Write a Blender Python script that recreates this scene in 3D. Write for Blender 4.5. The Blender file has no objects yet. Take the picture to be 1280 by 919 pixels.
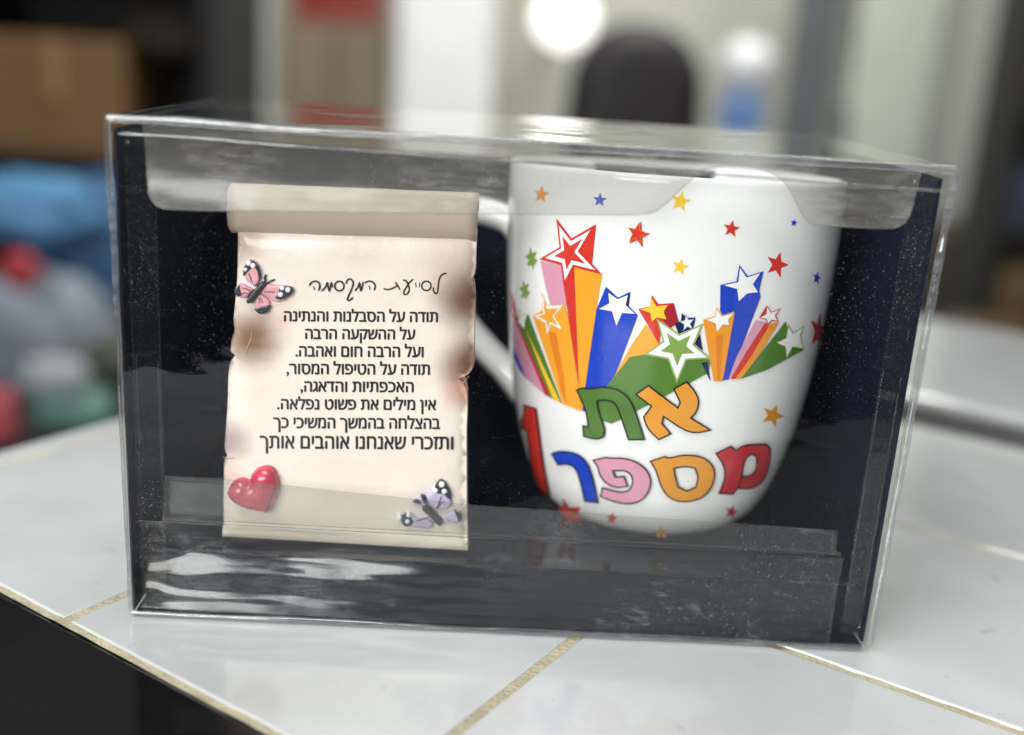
import bpy, bmesh, math, random
from mathutils import Vector, Matrix, noise
from mathutils.geometry import delaunay_2d_cdt
random.seed(7)
SC = bpy.context.scene
COL = SC.collection
PI = math.pi

# ------------------------------------------------------------------ camera
CAM = Vector((-0.01012, -0.24714, 0.14337))
PITCH, YAW, ROLL, FPX = 0.28188, 0.03171, 0.06436, 1350.0
fw = Vector((math.sin(YAW)*math.cos(PITCH), math.cos(YAW)*math.cos(PITCH), -math.sin(PITCH)))
rt = Vector((math.cos(YAW), -math.sin(YAW), 0))
up = rt.cross(fw)
RT = rt*math.cos(ROLL) + up*math.sin(ROLL)
UP = -rt*math.sin(ROLL) + up*math.cos(ROLL)
cam = bpy.data.cameras.new("camera")
co = bpy.data.objects.new("camera", cam)
COL.objects.link(co)
co.matrix_world = Matrix(((RT.x, UP.x, -fw.x, CAM.x), (RT.y, UP.y, -fw.y, CAM.y), (RT.z, UP.z, -fw.z, CAM.z), (0, 0, 0, 1)))
cam.sensor_width = 36
cam.lens = FPX/1280*36
cam.clip_start = 0.01
cam.clip_end = 60
cam.dof.use_dof = True
cam.dof.focus_distance = 0.267
cam.dof.aperture_fstop = cam.lens/9.4
SC.camera = co

# ------------------------------------------------------------------ light
SC.view_settings.view_transform = 'Standard'
SC.view_settings.look = 'None'
SC.view_settings.exposure = 0.0
SC.view_settings.gamma = 1
SC.cycles.use_denoising = True
SC.cycles.max_bounces = 16
SC.cycles.transparent_max_bounces = 24
SC.cycles.sample_clamp_indirect = 6
world = bpy.data.worlds.new("World")
SC.world = world
world.use_nodes = True
bg = world.node_tree.nodes["Background"]
# dim room: pale ceiling above, darker towards the viewer's side and below
_nt = world.node_tree
_tc = _nt.nodes.new("ShaderNodeTexCoord")
_sp = _nt.nodes.new("ShaderNodeSeparateXYZ")
_cr = _nt.nodes.new("ShaderNodeValToRGB")
_mr = _nt.nodes.new("ShaderNodeMapRange")
_mr.inputs[1].default_value, _mr.inputs[2].default_value = -1, 1
_nt.links.new(_tc.outputs["Generated"], _sp.inputs[0])
_nt.links.new(_sp.outputs["Z"], _mr.inputs[0])
_nt.links.new(_mr.outputs[0], _cr.inputs[0])
_cr.color_ramp.elements[0].position, _cr.color_ramp.elements[0].color = .40, (.05, .05, .055, 1)
_cr.color_ramp.elements[1].position, _cr.color_ramp.elements[1].color = .85, (.80, .87, .92, 1)
_e = _cr.color_ramp.elements.new(.56)
_e.color = (.16, .17, .18, 1)
_nt.links.new(_cr.outputs[0], bg.inputs[0])
bg.inputs[1].default_value = 0.52


def area_light(name, loc, target, sx, sy, power, col):
    l = bpy.data.lights.new(name, 'AREA')
    l.shape = 'RECTANGLE'
    l.size, l.size_y, l.energy, l.color = sx, sy, power, col
    o = bpy.data.objects.new(name, l)
    COL.objects.link(o)
    o.location = loc
    o.rotation_euler = (Vector(target)-Vector(loc)).to_track_quat('-Z', 'Y').to_euler()
    return o


area_light("ceiling_tube_light", (-0.45, -0.55, 1.2), (0, 0.02, 0.05), 0.9, 0.25, 12, (0.97, 0.98, 1.0))
area_light("front_fill_light", (-0.75, -1.25, 0.43), (0, 0.02, 0.06), 1.0, 0.55, 24, (0.97, 0.985, 1.0))  # added soft lamp in front: lifts the plaque, makes the flap streaks
area_light("room_light", (0.5, 1.5, 1.9), (0, 2.6, 0.2), 1.6, 0.6, 60, (1.0, 0.98, 0.93))


# ------------------------------------------------------------------ measuring helpers
def ray(px, py):
    return (fw + RT*((px-640)/FPX) - UP*((py-459.5)/FPX)).normalized()


def at(px, py, Y):
    d = ray(px, py)
    return CAM + d*((Y-CAM.y)/d.y)


def on_z(px, py, z):
    d = ray(px, py)
    return CAM + d*((z-CAM.z)/d.z)


# ------------------------------------------------------------------ object helpers
def empty(name, loc, label=None, cat=None, group=None, kind=None):
    o = bpy.data.objects.new(name, None)
    COL.objects.link(o)
    o.location = loc
    o.empty_display_size = 0.01
    tag(o, label, cat, group, kind)
    return o


def tag(o, label=None, cat=None, group=None, kind=None):
    for k, v in (("label", label), ("category", cat), ("group", group), ("kind", kind)):
        if v:
            o[k] = v
    return o


def origin(o):
    v = Vector((0, 0, 0))
    while o:
        v += o.location
        o = o.parent
    return v


def build(name, verts, faces, mats, parent=None, smooth=False, midx=None, label=None, loc=None):
    """world-space verts -> one mesh object"""
    org = origin(parent) if parent else Vector(loc or (0, 0, 0))
    me = bpy.data.meshes.new(name)
    me.from_pydata([tuple(Vector(v)-org) for v in verts], [], faces)
    for m in (mats if isinstance(mats, (list, tuple)) else [mats]):
        me.materials.append(m)
    if midx:
        me.polygons.foreach_set("material_index", midx)
    if smooth:
        me.polygons.foreach_set("use_smooth", [True]*len(me.polygons))
    me.update()
    o = bpy.data.objects.new(name, me)
    COL.objects.link(o)
    if parent:
        o.parent = parent
    elif loc:
        o.location = loc
    if label:
        o["label"] = label
    return o


def bm_out(name, bm, mats, parent=None, smooth=False, label=None, loc=None):
    bm.verts.index_update()
    vs = [v.co.copy() for v in bm.verts]
    fs = [[v.index for v in f.verts] for f in bm.faces]
    mi = [f.material_index for f in bm.faces]
    bm.free()
    return build(name, vs, fs, mats, parent, smooth, mi, label, loc)


def box_bm(x0, x1, y0, y1, z0, z1, bev=0.0, seg=2, bm=None):
    b = bmesh.new()
    r = bmesh.ops.create_cube(b, size=1)
    for v in r['verts']:
        v.co = Vector(((x0+x1)/2+v.co.x*(x1-x0), (y0+y1)/2+v.co.y*(y1-y0), (z0+z1)/2+v.co.z*(z1-z0)))
    if bev:
        bmesh.ops.bevel(b, geom=b.edges[:], offset=bev, segments=seg, profile=0.5, affect='EDGES')
    if bm is None:
        return b
    me = bpy.data.meshes.new("tmp")
    b.to_mesh(me)
    b.free()
    bm.from_mesh(me)
    bpy.data.meshes.remove(me)
    return bm


def inside(p, loops):
    c = False
    x, y = p
    for lp in loops:
        n = len(lp)
        for i in range(n):
            x1, y1 = lp[i]
            x2, y2 = lp[(i+1) % n]
            if (y1 > y) != (y2 > y) and x < (x2-x1)*(y-y1)/(y2-y1)+x1:
                c = not c
    return c


def smooth_loop(pts, ang=48, it=2, closed=True):
    for _ in range(it):
        n = len(pts)
        out = []
        for i in range(n):
            p = Vector(pts[i])
            if not closed and i in (0, n-1):
                out.append(tuple(p))
                continue
            a, b = Vector(pts[i-1]), Vector(pts[(i+1) % n])
            d1, d2 = p-a, b-p
            if d1.length < 1e-9 or d2.length < 1e-9:
                continue
            if d1.angle(d2) > math.radians(ang):
                out.append(tuple(p))
            else:
                out += [tuple(p.lerp(a, .25)), tuple(p.lerp(b, .25))]
        pts = out
    return pts


def dens(lp, step):
    out = []
    n = len(lp)
    for i in range(n):
        a, b = Vector(lp[i]), Vector(lp[(i+1) % n])
        k = max(1, int((b-a).length/step))
        out += [tuple(a.lerp(b, j/k)) for j in range(k)]
    return out


def winding(p, loops):
    w = 0
    x, y = p
    for lp in loops:
        n = len(lp)
        for i in range(n):
            x1, y1 = lp[i]
            x2, y2 = lp[(i+1) % n]
            if (y1 > y) != (y2 > y) and x < (x2-x1)*(y-y1)/(y2-y1)+x1:
                w += 1 if y2 > y1 else -1
    return w


def fill_glyphs(loops):
    vs, ed = [], []
    for l in loops:
        s = len(vs)
        vs += [Vector(p) for p in l]
        ed += [(s+i, s+(i+1) % len(l)) for i in range(len(l))]
    r = delaunay_2d_cdt(vs, ed, [], 0, 1e-6)
    V = [tuple(v) for v in r[0]]
    F = [list(f) for f in r[2] if winding((sum(V[i][0] for i in f)/len(f), sum(V[i][1] for i in f)/len(f)), loops) != 0]
    return V, F


def fill(loops, step):
    """triangulate 2-D loops (outer + holes) with inner points"""
    loops = [dens(l, step) for l in loops]
    vs, ed = [], []
    for l in loops:
        s = len(vs)
        vs += [Vector(p) for p in l]
        ed += [(s+i, s+(i+1) % len(l)) for i in range(len(l))]
    xs = [v.x for v in vs]
    ys = [v.y for v in vs]
    y = min(ys)+step*.5
    row = 0
    while y < max(ys):
        x = min(xs)+step*(.5 if row % 2 else .1)
        while x < max(xs):
            if inside((x, y), loops) and min((Vector((x, y))-v).length for v in vs[:sum(map(len, loops))]) > step*.45:
                vs.append(Vector((x, y)))
            x += step
        y += step
        row += 1
    r = delaunay_2d_cdt(vs, ed, [], 0, 1e-6)
    V = [tuple(v) for v in r[0]]
    F = []
    for f in r[2]:
        c = (sum(V[i][0] for i in f)/len(f), sum(V[i][1] for i in f)/len(f))
        if inside(c, loops):
            F.append(list(f))
    return V, F


def stroke(pts, w, closed=False, taper=False):
    """mitred ribbon along a 2-D path"""
    n = len(pts)
    V, F = [], []
    for i in range(n):
        p = Vector(pts[i])
        if closed:
            a, b = Vector(pts[i-1]), Vector(pts[(i+1) % n])
        else:
            a, b = Vector(pts[max(i-1, 0)]), Vector(pts[min(i+1, n-1)])
        d1 = (p-a) if (p-a).length > 1e-9 else (b-p)
        d2 = (b-p) if (b-p).length > 1e-9 else (p-a)
        d1.normalize()
        d2.normalize()
        n1, n2 = Vector((-d1.y, d1.x)), Vector((-d2.y, d2.x))
        m = n1+n2
        if m.length < 1e-6:
            m = n1.copy()
        m.normalize()
        k = min(1/max(m.dot(n1), .35), 2.2)
        ww = w*.5*k
        if taper and not closed:
            ww *= .6 if i in (0, n-1) else 1
        V += [tuple(p+m*ww), tuple(p-m*ww)]
    for i in range(n if closed else n-1):
        j = (i+1) % n
        F.append([2*i, 2*i+1, 2*j+1, 2*j])
    return V, F


class Decal:
    """flat print collected in 2-D, laid on a surface by a mapping (u, v, lift) -> world"""
    def __init__(self, mapper, step=5.0):
        self.mapper, self.step = mapper, step
        self.V, self.F, self.M, self.mats, self.lv = [], [], [], [], 0

    def _add(self, V, F, mat, lift):
        if mat not in self.mats:
            self.mats.append(mat)
        s = len(self.V)
        self.V += [self.mapper(x, y, lift) for x, y in V]
        self.F += [[s+i for i in f] for f in F]
        self.M += [self.mats.index(mat)]*len(F)

    def poly(self, loops, mat, lift):
        if loops and not isinstance(loops[0][0], (tuple, list)):
            loops = [loops]
        self._add(*fill(loops, self.step), mat, lift)

    def line(self, pts, w, mat, lift, closed=False, taper=False):
        if closed:
            pts = dens(pts, self.step)
        self._add(*stroke(pts, w, closed, taper), mat, lift)

    def done(self, name, parent, label=None):
        # face the viewer side
        o = build(name, self.V, self.F, self.mats, parent, False, self.M, label)
        return o


def star(cx, cy, rx, ry=None, rot=0.0, k=.42):
    ry = ry or rx
    out = []
    for i in range(10):
        a = -PI/2+i*PI/5+math.radians(rot)
        r = 1 if i % 2 == 0 else k
        out.append((cx+rx*r*math.cos(a), cy+ry*r*math.sin(a)))
    return out


def scaled(pts, s, c=None):
    if c is None:
        c = (sum(p[0] for p in pts)/len(pts), sum(p[1] for p in pts)/len(pts))
    return [(c[0]+(p[0]-c[0])*s, c[1]+(p[1]-c[1])*s) for p in pts]


# ------------------------------------------------------------------ materials
def nt_mat(name):
    m = bpy.data.materials.new(name)
    m.use_nodes = True
    nt = m.node_tree
    return m, nt, nt.nodes["Principled BSDF"]


def N(nt, t, **kw):
    n = nt.nodes.new(t)
    for k, v in kw.items():
        if k.startswith("i_"):
            key = k[2:]
            n.inputs[int(key) if key.isdigit() else key.replace("_", " ")].default_value = v
        else:
            setattr(n, k, v)
    return n


def paint(name, col, rough=.5, var=.06, scale=40, bump=0.0, bscale=200, coat=0.0, metal=0.0, spec=.5):
    m, nt, p = nt_mat(name)
    L = nt.links.new
    tc = N(nt, "ShaderNodeTexCoord")
    nz = N(nt, "ShaderNodeTexNoise", i_Scale=scale, i_Detail=4.0)
    L(tc.outputs["Object"], nz.inputs["Vector"])
    mx = N(nt, "ShaderNodeMix", data_type='RGBA')
    c = (*col, 1)
    mx.inputs[6].default_value = tuple(max(0, x*(1-var)) for x in col)+(1,)
    mx.inputs[7].default_value = tuple(min(1, x*(1+var)) for x in col)+(1,)
    L(nz.outputs["Fac"], mx.inputs[0])
    L(mx.outputs[2], p.inputs["Base Color"])
    p.inputs["Roughness"].default_value = rough
    p.inputs["Metallic"].default_value = metal
    p.inputs["Coat Weight"].default_value = coat
    p.inputs["Coat Roughness"].default_value = .06
    p.inputs["Specular IOR Level"].default_value = spec
    if bump:
        nb = N(nt, "ShaderNodeTexNoise", i_Scale=bscale, i_Detail=5.0)
        L(tc.outputs["Object"], nb.inputs["Vector"])
        b = N(nt, "ShaderNodeBump", i_Strength=bump, i_Distance=.001)
        L(nb.outputs["Fac"], b.inputs["Height"])
        L(b.outputs["Normal"], p.inputs["Normal"])
    return m


def clear_plastic(name, haze=.01, veil=(.82, .83, .86), tint=.97, scuff=.25, speck=.5, rough=.04, bump=.25, bscale=(20, 20, 40), refl=.075, scuff_lo=.60):
    """thin clear sheet: see-through, mirror-like at grazing angles, dusty and scuffed"""
    m, nt, p = nt_mat(name)
    L = nt.links.new
    nt.nodes.remove(p)
    out = nt.nodes["Material Output"]
    tc = N(nt, "ShaderNodeTexCoord")
    # slight waves
    mp = N(nt, "ShaderNodeMapping")
    mp.inputs["Scale"].default_value = bscale
    L(tc.outputs["Object"], mp.inputs["Vector"])
    wv = N(nt, "ShaderNodeTexNoise", i_Scale=1.0, i_Detail=3.0)
    L(mp.outputs[0], wv.inputs["Vector"])
    bp = N(nt, "ShaderNodeBump", i_Strength=bump, i_Distance=.02)
    L(wv.outputs["Fac"], bp.inputs["Height"])
    tr = N(nt, "ShaderNodeBsdfTransparent")
    tr.inputs[0].default_value = (tint, tint, tint*.985, 1)
    gl = N(nt, "ShaderNodeBsdfGlossy", i_Roughness=rough)
    gl.inputs[0].default_value = (1, 1, 1, 1)
    L(bp.outputs["Normal"], gl.inputs["Normal"])
    lw = N(nt, "ShaderNodeLayerWeight", i_Blend=.5)
    L(bp.outputs["Normal"], lw.inputs["Normal"])
    pw = N(nt, "ShaderNodeMath", operation='POWER', i_1=4.5)
    L(lw.outputs["Facing"], pw.inputs[0])
    ma = N(nt, "ShaderNodeMath", operation='MULTIPLY_ADD', i_1=.85, i_2=refl, use_clamp=True)
    L(pw.outputs[0], ma.inputs[0])
    m1 = N(nt, "ShaderNodeMixShader")
    L(ma.outputs[0], m1.inputs[0])
    L(tr.outputs[0], m1.inputs[1])
    L(gl.outputs[0], m1.inputs[2])
    # dust specks
    vs = N(nt, "ShaderNodeTexNoise", i_Scale=2300.0, i_Detail=1.5)
    L(tc.outputs["Object"], vs.inputs["Vector"])
    s1 = N(nt, "ShaderNodeMapRange", i_1=.665, i_2=.74)
    L(vs.outputs["Fac"], s1.inputs[0])
    pa = N(nt, "ShaderNodeTexNoise", i_Scale=28.0, i_Detail=3.0)
    L(tc.outputs["Object"], pa.inputs["Vector"])
    s2 = N(nt, "ShaderNodeMapRange", i_1=.38, i_2=.72)
    L(pa.outputs["Fac"], s2.inputs[0])
    mu = N(nt, "ShaderNodeMath", operation='MULTIPLY')
    L(s1.outputs[0], mu.inputs[0])
    L(s2.outputs[0], mu.inputs[1])
    mu2 = N(nt, "ShaderNodeMath", operation='MULTIPLY', i_1=speck)
    L(mu.outputs[0], mu2.inputs[0])
    # scuffs: streaks along x, slightly slanted
    def scratch(rot, sc3, lo, hi):
        mp2 = N(nt, "ShaderNodeMapping")
        mp2.inputs["Rotation"].default_value = (0, math.radians(rot), 0)
        mp2.inputs["Scale"].default_value = sc3
        L(tc.outputs["Object"], mp2.inputs["Vector"])
        sc = N(nt, "ShaderNodeTexNoise", i_Scale=1.0, i_Detail=8.0, i_Roughness=.7)
        L(mp2.outputs[0], sc.inputs["Vector"])
        s3 = N(nt, "ShaderNodeMapRange", i_1=lo, i_2=hi)
        L(sc.outputs["Fac"], s3.inputs[0])
        return s3
    sa = scratch(14, (90, 90, 1500), scuff_lo, .80)
    sb = scratch(-28, (70, 90, 1900), scuff_lo+.03, .80)
    sd_ = scratch(4, (130, 100, 420), scuff_lo-.04, .78)
    mxa = N(nt, "ShaderNodeMath", operation='MAXIMUM')
    L(sa.outputs[0], mxa.inputs[0])
    L(sb.outputs[0], mxa.inputs[1])
    mxb = N(nt, "ShaderNodeMath", operation='MAXIMUM')
    L(mxa.outputs[0], mxb.inputs[0])
    L(sd_.outputs[0], mxb.inputs[1])
    pa2 = N(nt, "ShaderNodeTexNoise", i_Scale=45.0, i_Detail=4.0)
    L(tc.outputs["Object"], pa2.inputs["Vector"])
    s4 = N(nt, "ShaderNodeMapRange", i_1=.40, i_2=.66)
    L(pa2.outputs["Fac"], s4.inputs[0])
    mu4 = N(nt, "ShaderNodeMath", operation='MULTIPLY')
    L(mxb.outputs[0], mu4.inputs[0])
    L(s4.outputs[0], mu4.inputs[1])
    mu3 = N(nt, "ShaderNodeMath", operation='MULTIPLY', i_1=scuff)
    L(mu4.outputs[0], mu3.inputs[0])
    ad = N(nt, "ShaderNodeMath", operation='ADD')
    L(mu2.outputs[0], ad.inputs[0])
    L(mu3.outputs[0], ad.inputs[1])
    ad2 = N(nt, "ShaderNodeMath", operation='ADD', i_1=haze, use_clamp=True)
    L(ad.outputs[0], ad2.inputs[0])
    df = N(nt, "ShaderNodeBsdfDiffuse")
    df.inputs[0].default_value = (*veil, 1)
    m2 = N(nt, "ShaderNodeMixShader")
    L(ad2.outputs[0], m2.inputs[0])
    L(m1.outputs[0], m2.inputs[1])
    L(df.outputs[0], m2.inputs[2])
    L(m2.outputs[0], out.inputs["Surface"])
    return m


M = {}
M['shell'] = clear_plastic("clear_shell", haze=.002, tint=.985, scuff=.07, speck=.38, refl=.020, bump=.04, scuff_lo=.62)
M['flap'] = clear_plastic("clear_flap", veil=(.62, .59, .53), haze=.125, tint=.78, scuff=.6, speck=.5, refl=.045, rough=.26, bump=.12, scuff_lo=.5)
M['flap_low'] = clear_plastic("clear_lower_flap", haze=.004, tint=.94, scuff=.12, speck=.35, refl=.024, rough=.17, bump=.13, bscale=(11, 11, 80), scuff_lo=.58)
M['lip'] = clear_plastic("clear_lip", haze=.022, tint=.86, scuff=.10, speck=.35, refl=.010, rough=.35, bump=.05)
M['card'] = paint("black_card", (.006, .009, .021), rough=.5, var=.3, scale=60, bump=.15, bscale=900, spec=.15)
M['card_gloss'] = paint("black_gloss_card", (.007, .010, .018), rough=.10, var=.3, scale=60, spec=.45)
M['china'] = paint("white_china", (.84, .84, .83), rough=.11, var=.01, coat=.3)
INK = {'red': (.62, .035, .025), 'crim': (.50, .03, .04), 'orange': (.86, .36, .03), 'amber': (.80, .30, .03), 'dorange': (.72, .22, .015),
       'yellow': (.87, .56, .04), 'blue': (.015, .055, .48), 'navy': (.012, .018, .07), 'green': (.09, .20, .035), 'lgreen': (.30, .42, .12),
       'olive': (.22, .35, .08), 'pink': (.66, .31, .42), 'white': (.86, .86, .85), 'black': (.012, .012, .015), 'dred': (.33, .02, .03),
       'skyblue': (.20, .30, .70), 'letter_green': (.085, .175, .035), 'letter_gold': (.72, .30, .035)}
for k, c in INK.items():
    M[k] = paint("print_"+k, c, rough=.16, var=.08, scale=700, coat=.2)
M['text'] = paint("black_print", (.012, .012, .014), rough=.45, var=.4, scale=500)

# ------------------------------------------------------------------ setting: tiled worktop, floor, walls
TH = math.radians(-34.5)
EU, EV = Vector((math.cos(TH), math.sin(TH), 0)), Vector((-math.sin(TH), math.cos(TH), 0))


def uv(u, v, z=0.0):
    return EU*u+EV*v+Vector((0, 0, z))


def tile_mat():
    m, nt, p = nt_mat("white_glazed_tile")
    L = nt.links.new
    tc = N(nt, "ShaderNodeTexCoord")
    n1 = N(nt, "ShaderNodeTexNoise", i_Scale=9.0, i_Detail=5.0)
    L(tc.outputs["Object"], n1.inputs["Vector"])
    cr = N(nt, "ShaderNodeValToRGB")
    cr.color_ramp.elements[0].position = .3
    cr.color_ramp.elements[0].color = (.45, .46, .445, 1)
    cr.color_ramp.elements[1].position = .7
    cr.color_ramp.elements[1].color = (.66, .67, .655, 1)
    L(n1.outputs["Fac"], cr.inputs[0])
    n2 = N(nt, "ShaderNodeTexNoise", i_Scale=95.0, i_Detail=3.0)
    L(tc.outputs["Object"], n2.inputs["Vector"])
    mr = N(nt, "ShaderNodeMapRange", i_1=.69, i_2=.76)
    L(n2.outputs["Fac"], mr.inputs[0])
    mx = N(nt, "ShaderNodeMix", data_type='RGBA')
    mf = N(nt, "ShaderNodeMath", operation='MULTIPLY', i_1=.55)
    L(mr.outputs[0], mf.inputs[0])
    L(mf.outputs[0], mx.inputs[0])
    L(cr.outputs[0], mx.inputs[6])
    mx.inputs[7].default_value = (.30, .29, .27, 1)
    L(mx.outputs[2], p.inputs["Base Color"])
    n3 = N(nt, "ShaderNodeTexNoise", i_Scale=25.0, i_Detail=4.0)
    L(tc.outputs["Object"], n3.inputs["Vector"])
    m3 = N(nt, "ShaderNodeMapRange", i_3=.05, i_4=.22)
    L(n3.outputs["Fac"], m3.inputs[0])
    L(m3.outputs[0], p.inputs["Roughness"])
    p.inputs["Specular IOR Level"].default_value = .75
    p.inputs["Coat Weight"].default_value = .7
    p.inputs["Coat Roughness"].default_value = .05
    bp = N(nt, "ShaderNodeBump", i_Strength=.12, i_Distance=.004)
    L(n3.outputs["Fac"], bp.inputs["Height"])
    L(bp.outputs["Normal"], p.inputs["Normal"])
    return m


M['tile'] = tile_mat()
M['grout'] = paint("beige_grout", (.47, .42, .29), rough=.9, var=.55, scale=70, bump=.8, bscale=700)
M['blacktile'] = paint("black_glazed_tile", (.005, .004, .004), rough=.16, var=.5, scale=30, bump=.12, bscale=60, spec=.2)

top = empty("countertop", (0, 0, 0), "white tiled counter with black tiled front edge and beige grout lines", None, None, "structure")
PITCH_T, U0, V0, GAP = .1043, .0147, .0418, .0026
ROWS = (-.0655, .0418, .1455, .2498, .35)
V_EDGE, V_FAR, U_LEFT, U_RIGHT = -.0655, .262, -.205, .62
bm = bmesh.new()
for i in range(-3, 7):
    for j in range(4):
        u0, u1 = U0+i*PITCH_T+GAP/2, U0+(i+1)*PITCH_T-GAP/2
        v0, v1 = ROWS[j]+GAP/2, ROWS[j+1]-GAP/2
        u0, u1 = max(u0, U_LEFT), min(u1, U_RIGHT)
        v0, v1 = max(v0, V_EDGE+.0012), min(v1, V_FAR)
        if u1-u0 < .004 or v1-v0 < .004:
            continue
        b = box_bm(u0, u1, v0, v1, -.006, 0, .0006, 2)
        for vtx in b.verts:
            vtx.co = EU*vtx.co.x+EV*vtx.co.y+Vector((0, 0, vtx.co.z))
        me = bpy.data.meshes.new("tmp")
        b.to_mesh(me)
        b.free()
        bm.from_mesh(me)
        bpy.data.meshes.remove(me)
bm_out("white_tiles", bm, M['tile'], top)


def slab(name, u0, u1, v0, v1, z0, z1, mat, parent, bev=.001):
    b = box_bm(u0, u1, v0, v1, z0, z1, bev, 2)
    for vtx in b.verts:
        vtx.co = EU*vtx.co.x+EV*vtx.co.y+Vector((0, 0, vtx.co.z))
    return bm_out(name, b, mat, parent)


# grout bed with a rough, slightly uneven surface
gv, gf = [], []
nu, nv = 220, 90
for a in range(nu+1):
    for c in range(nv+1):
        u = U_LEFT+.001+(U_RIGHT-U_LEFT-.002)*a/nu
        v = V_EDGE-.0008+(V_FAR-V_EDGE-.001)*c/nv
        gv.append(uv(u, v, -.00040+.0004*noise.noise((u*160, v*160, 0))))
for a in range(nu):
    for c in range(nv):
        gf.append([a*(nv+1)+c, (a+1)*(nv+1)+c, (a+1)*(nv+1)+c+1, a*(nv+1)+c+1])
build("grout", gv, gf, M['grout'], top)
slab("black_edge", U_LEFT, U_RIGHT, V_EDGE-.20, V_EDGE-.0009, -.030, -.0002, M['blacktile'], top, .0012)
slab("counter_core", U_LEFT+.002, U_RIGHT-.002, V_EDGE-.19, V_FAR-.002, -.06, -.0065, M['grout'], top)

M['wall'] = paint("cream_wall", (.62, .63, .55), rough=.8, var=.06, scale=2)
M['floor'] = paint("dark_floor", (.06, .055, .05), rough=.5, var=.3, scale=4)
o = bm_out("floor", box_bm(-4, 5, -3, 4.2, -.95, -.90), M['floor'])
tag(o, kind="structure")
o = bm_out("wall", box_bm(-4, 5, 3.6, 3.7, -.90, 2.2), M['wall'])
tag(o, kind="structure")

# ------------------------------------------------------------------ gift box
BW, BH, BD = .1914, .125, .100
FLOOR_Z = .0160
gift = empty("gift_box", (0, 0, 0), "clear plastic gift box with black card liner holding a plaque and a mug", "gift box")
b = box_bm(-BW/2, BW/2, 0, BD, 0.0003, BH, .0016, 3)
shell = bm_out("plastic_shell", b, M['shell'], gift, False)
for v_ in shell.data.vertices:
    v_.co.x *= 1+.011*(v_.co.z/BH)
for p_ in shell.data.polygons:
    p_.use_smooth = p_.area < .0008
# the folded black card tray: back, two sides, raised base
bm = bmesh.new()
xi = BW/2-.0022
xl = BW/2-.0008
xi = BW/2-.0014
box_bm(-xl, xi, BD-.0030, BD-.0022, .0012, BH-.013, bm=bm)
box_bm(-xl, -xl+.0006, .0014, BD-.0031, .0016, BH-.003, bm=bm)
box_bm(xi-.0007, xi, .0030, BD-.0031, .0016, BH-.003, bm=bm)
bm_out("card_liner", bm, M['card'], gift)
bm = bmesh.new()
box_bm(-xi+.0009, xi-.0009, .0076, BD-.0032, FLOOR_Z-.0007, FLOOR_Z, bm=bm)
bm_out("card_base", bm, M['card_gloss'], gift)
bm_out("card_floor", box_bm(-xl+.0008, xi-.0009, .0012, BD-.0032, .0009, .0013), M['card'], gift)
bm_out("card_front", box_bm(-xi+.0009, xi-.0009, .0076, .0083, .0014, FLOOR_Z-.0008), M['card'], gift)


def sheet(name, xs, zs, yfun, mat, parent, thick=.00035, label=None, outline=None):
    """thin clear plastic panel, x-z grid bent by yfun"""
    if outline is None:
        V, F = [], []
        for x in xs:
            for z in zs:
                V.append((x, z))
        nz_ = len(zs)
        for i in range(len(xs)-1):
            for j in range(nz_-1):
                F.append([i*nz_+j, (i+1)*nz_+j, (i+1)*nz_+j+1, i*nz_+j+1])
    else:
        V, F = fill([outline], .0020)
    o = build(name, [(x, yfun(x, z), z) for x, z in V], F, mat, parent, True, label=label)
    if thick:
        sd = o.modifiers.new("thickness", 'SOLIDIFY')
        sd.thickness = thick
        sd.offset = 0
    return o


def lin(a, b, n):
    return [a+(b-a)*i/n for i in range(n+1)]


def y_low(x, z):
    t = max(0, min(1, z/.0268))
    wl = max(0, min(1, (.014-x)/.07))
    y = .0014+.0010*math.sin(PI*t)*(1-wl)
    y += wl*.0066*(t/.72 if t < .72 else (1-t)/.28)*(1+.22*noise.noise((x*45, z*30, 2)))
    y += wl*.00055*noise.noise((x*15, z*230, 5))+.00012*noise.noise((x*90, z*160, 7))
    # rounded left end
    e = max(0, min(1, (-.080-x)/.009))
    y += .0012*e*e*math.sin(PI*min(1, t*1.1+.05))
    return min(.0072, max(.0005, y))


sheet("tuck_flap", lin(-.0935, .0850, 150), lin(.0016, .0262, 44), y_low, M['flap_low'], gift, label="clear bottom tuck flap with white streaky reflections")


def y_lip(x, z):
    return .0023+(z-.0268)*.28+.0001*noise.noise((x*40, z*60, 3))


# upper lip of the bottom flap, leaning back
lv = []
lf = []
nx = 80
for i in range(nx+1):
    x = -.0868+.170*i/nx
    z1 = .0372-.0032*min(1, max(0, (x+.072)/.062))-.0016*max(0, (x+.01)/.09)
    for j in range(7):
        z = .0268+(z1-.0268)*j/6
        lv.append((x, y_lip(x, z), z))
for i in range(nx):
    for j in range(6):
        lf.append([i*7+j, (i+1)*7+j, (i+1)*7+j+1, i*7+j+1])
o = build("flap_lip", lv, lf, M['lip'], gift, True)
sd = o.modifiers.new("thickness", 'SOLIDIFY')
sd.thickness = .0003
# the fold itself, a rounded bead
V, F = [], []
for i in range(121):
    x = -.0868+.1712*i/120
    for k in range(8):
        a = 2*PI*k/8
        r = .00055*(1+.15*noise.noise((x*80, 0, 1)))
        V.append((x, .0021+r*math.cos(a), .0267+.00012*noise.noise((x*60, 3, 0))+r*math.sin(a)))
for i in range(120):
    for k in range(8):
        F.append([i*8+k, (i+1)*8+k, (i+1)*8+(k+1) % 8, i*8+(k+1) % 8])
build("flap_fold", V, F, M['lip'], gift, True)

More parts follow.
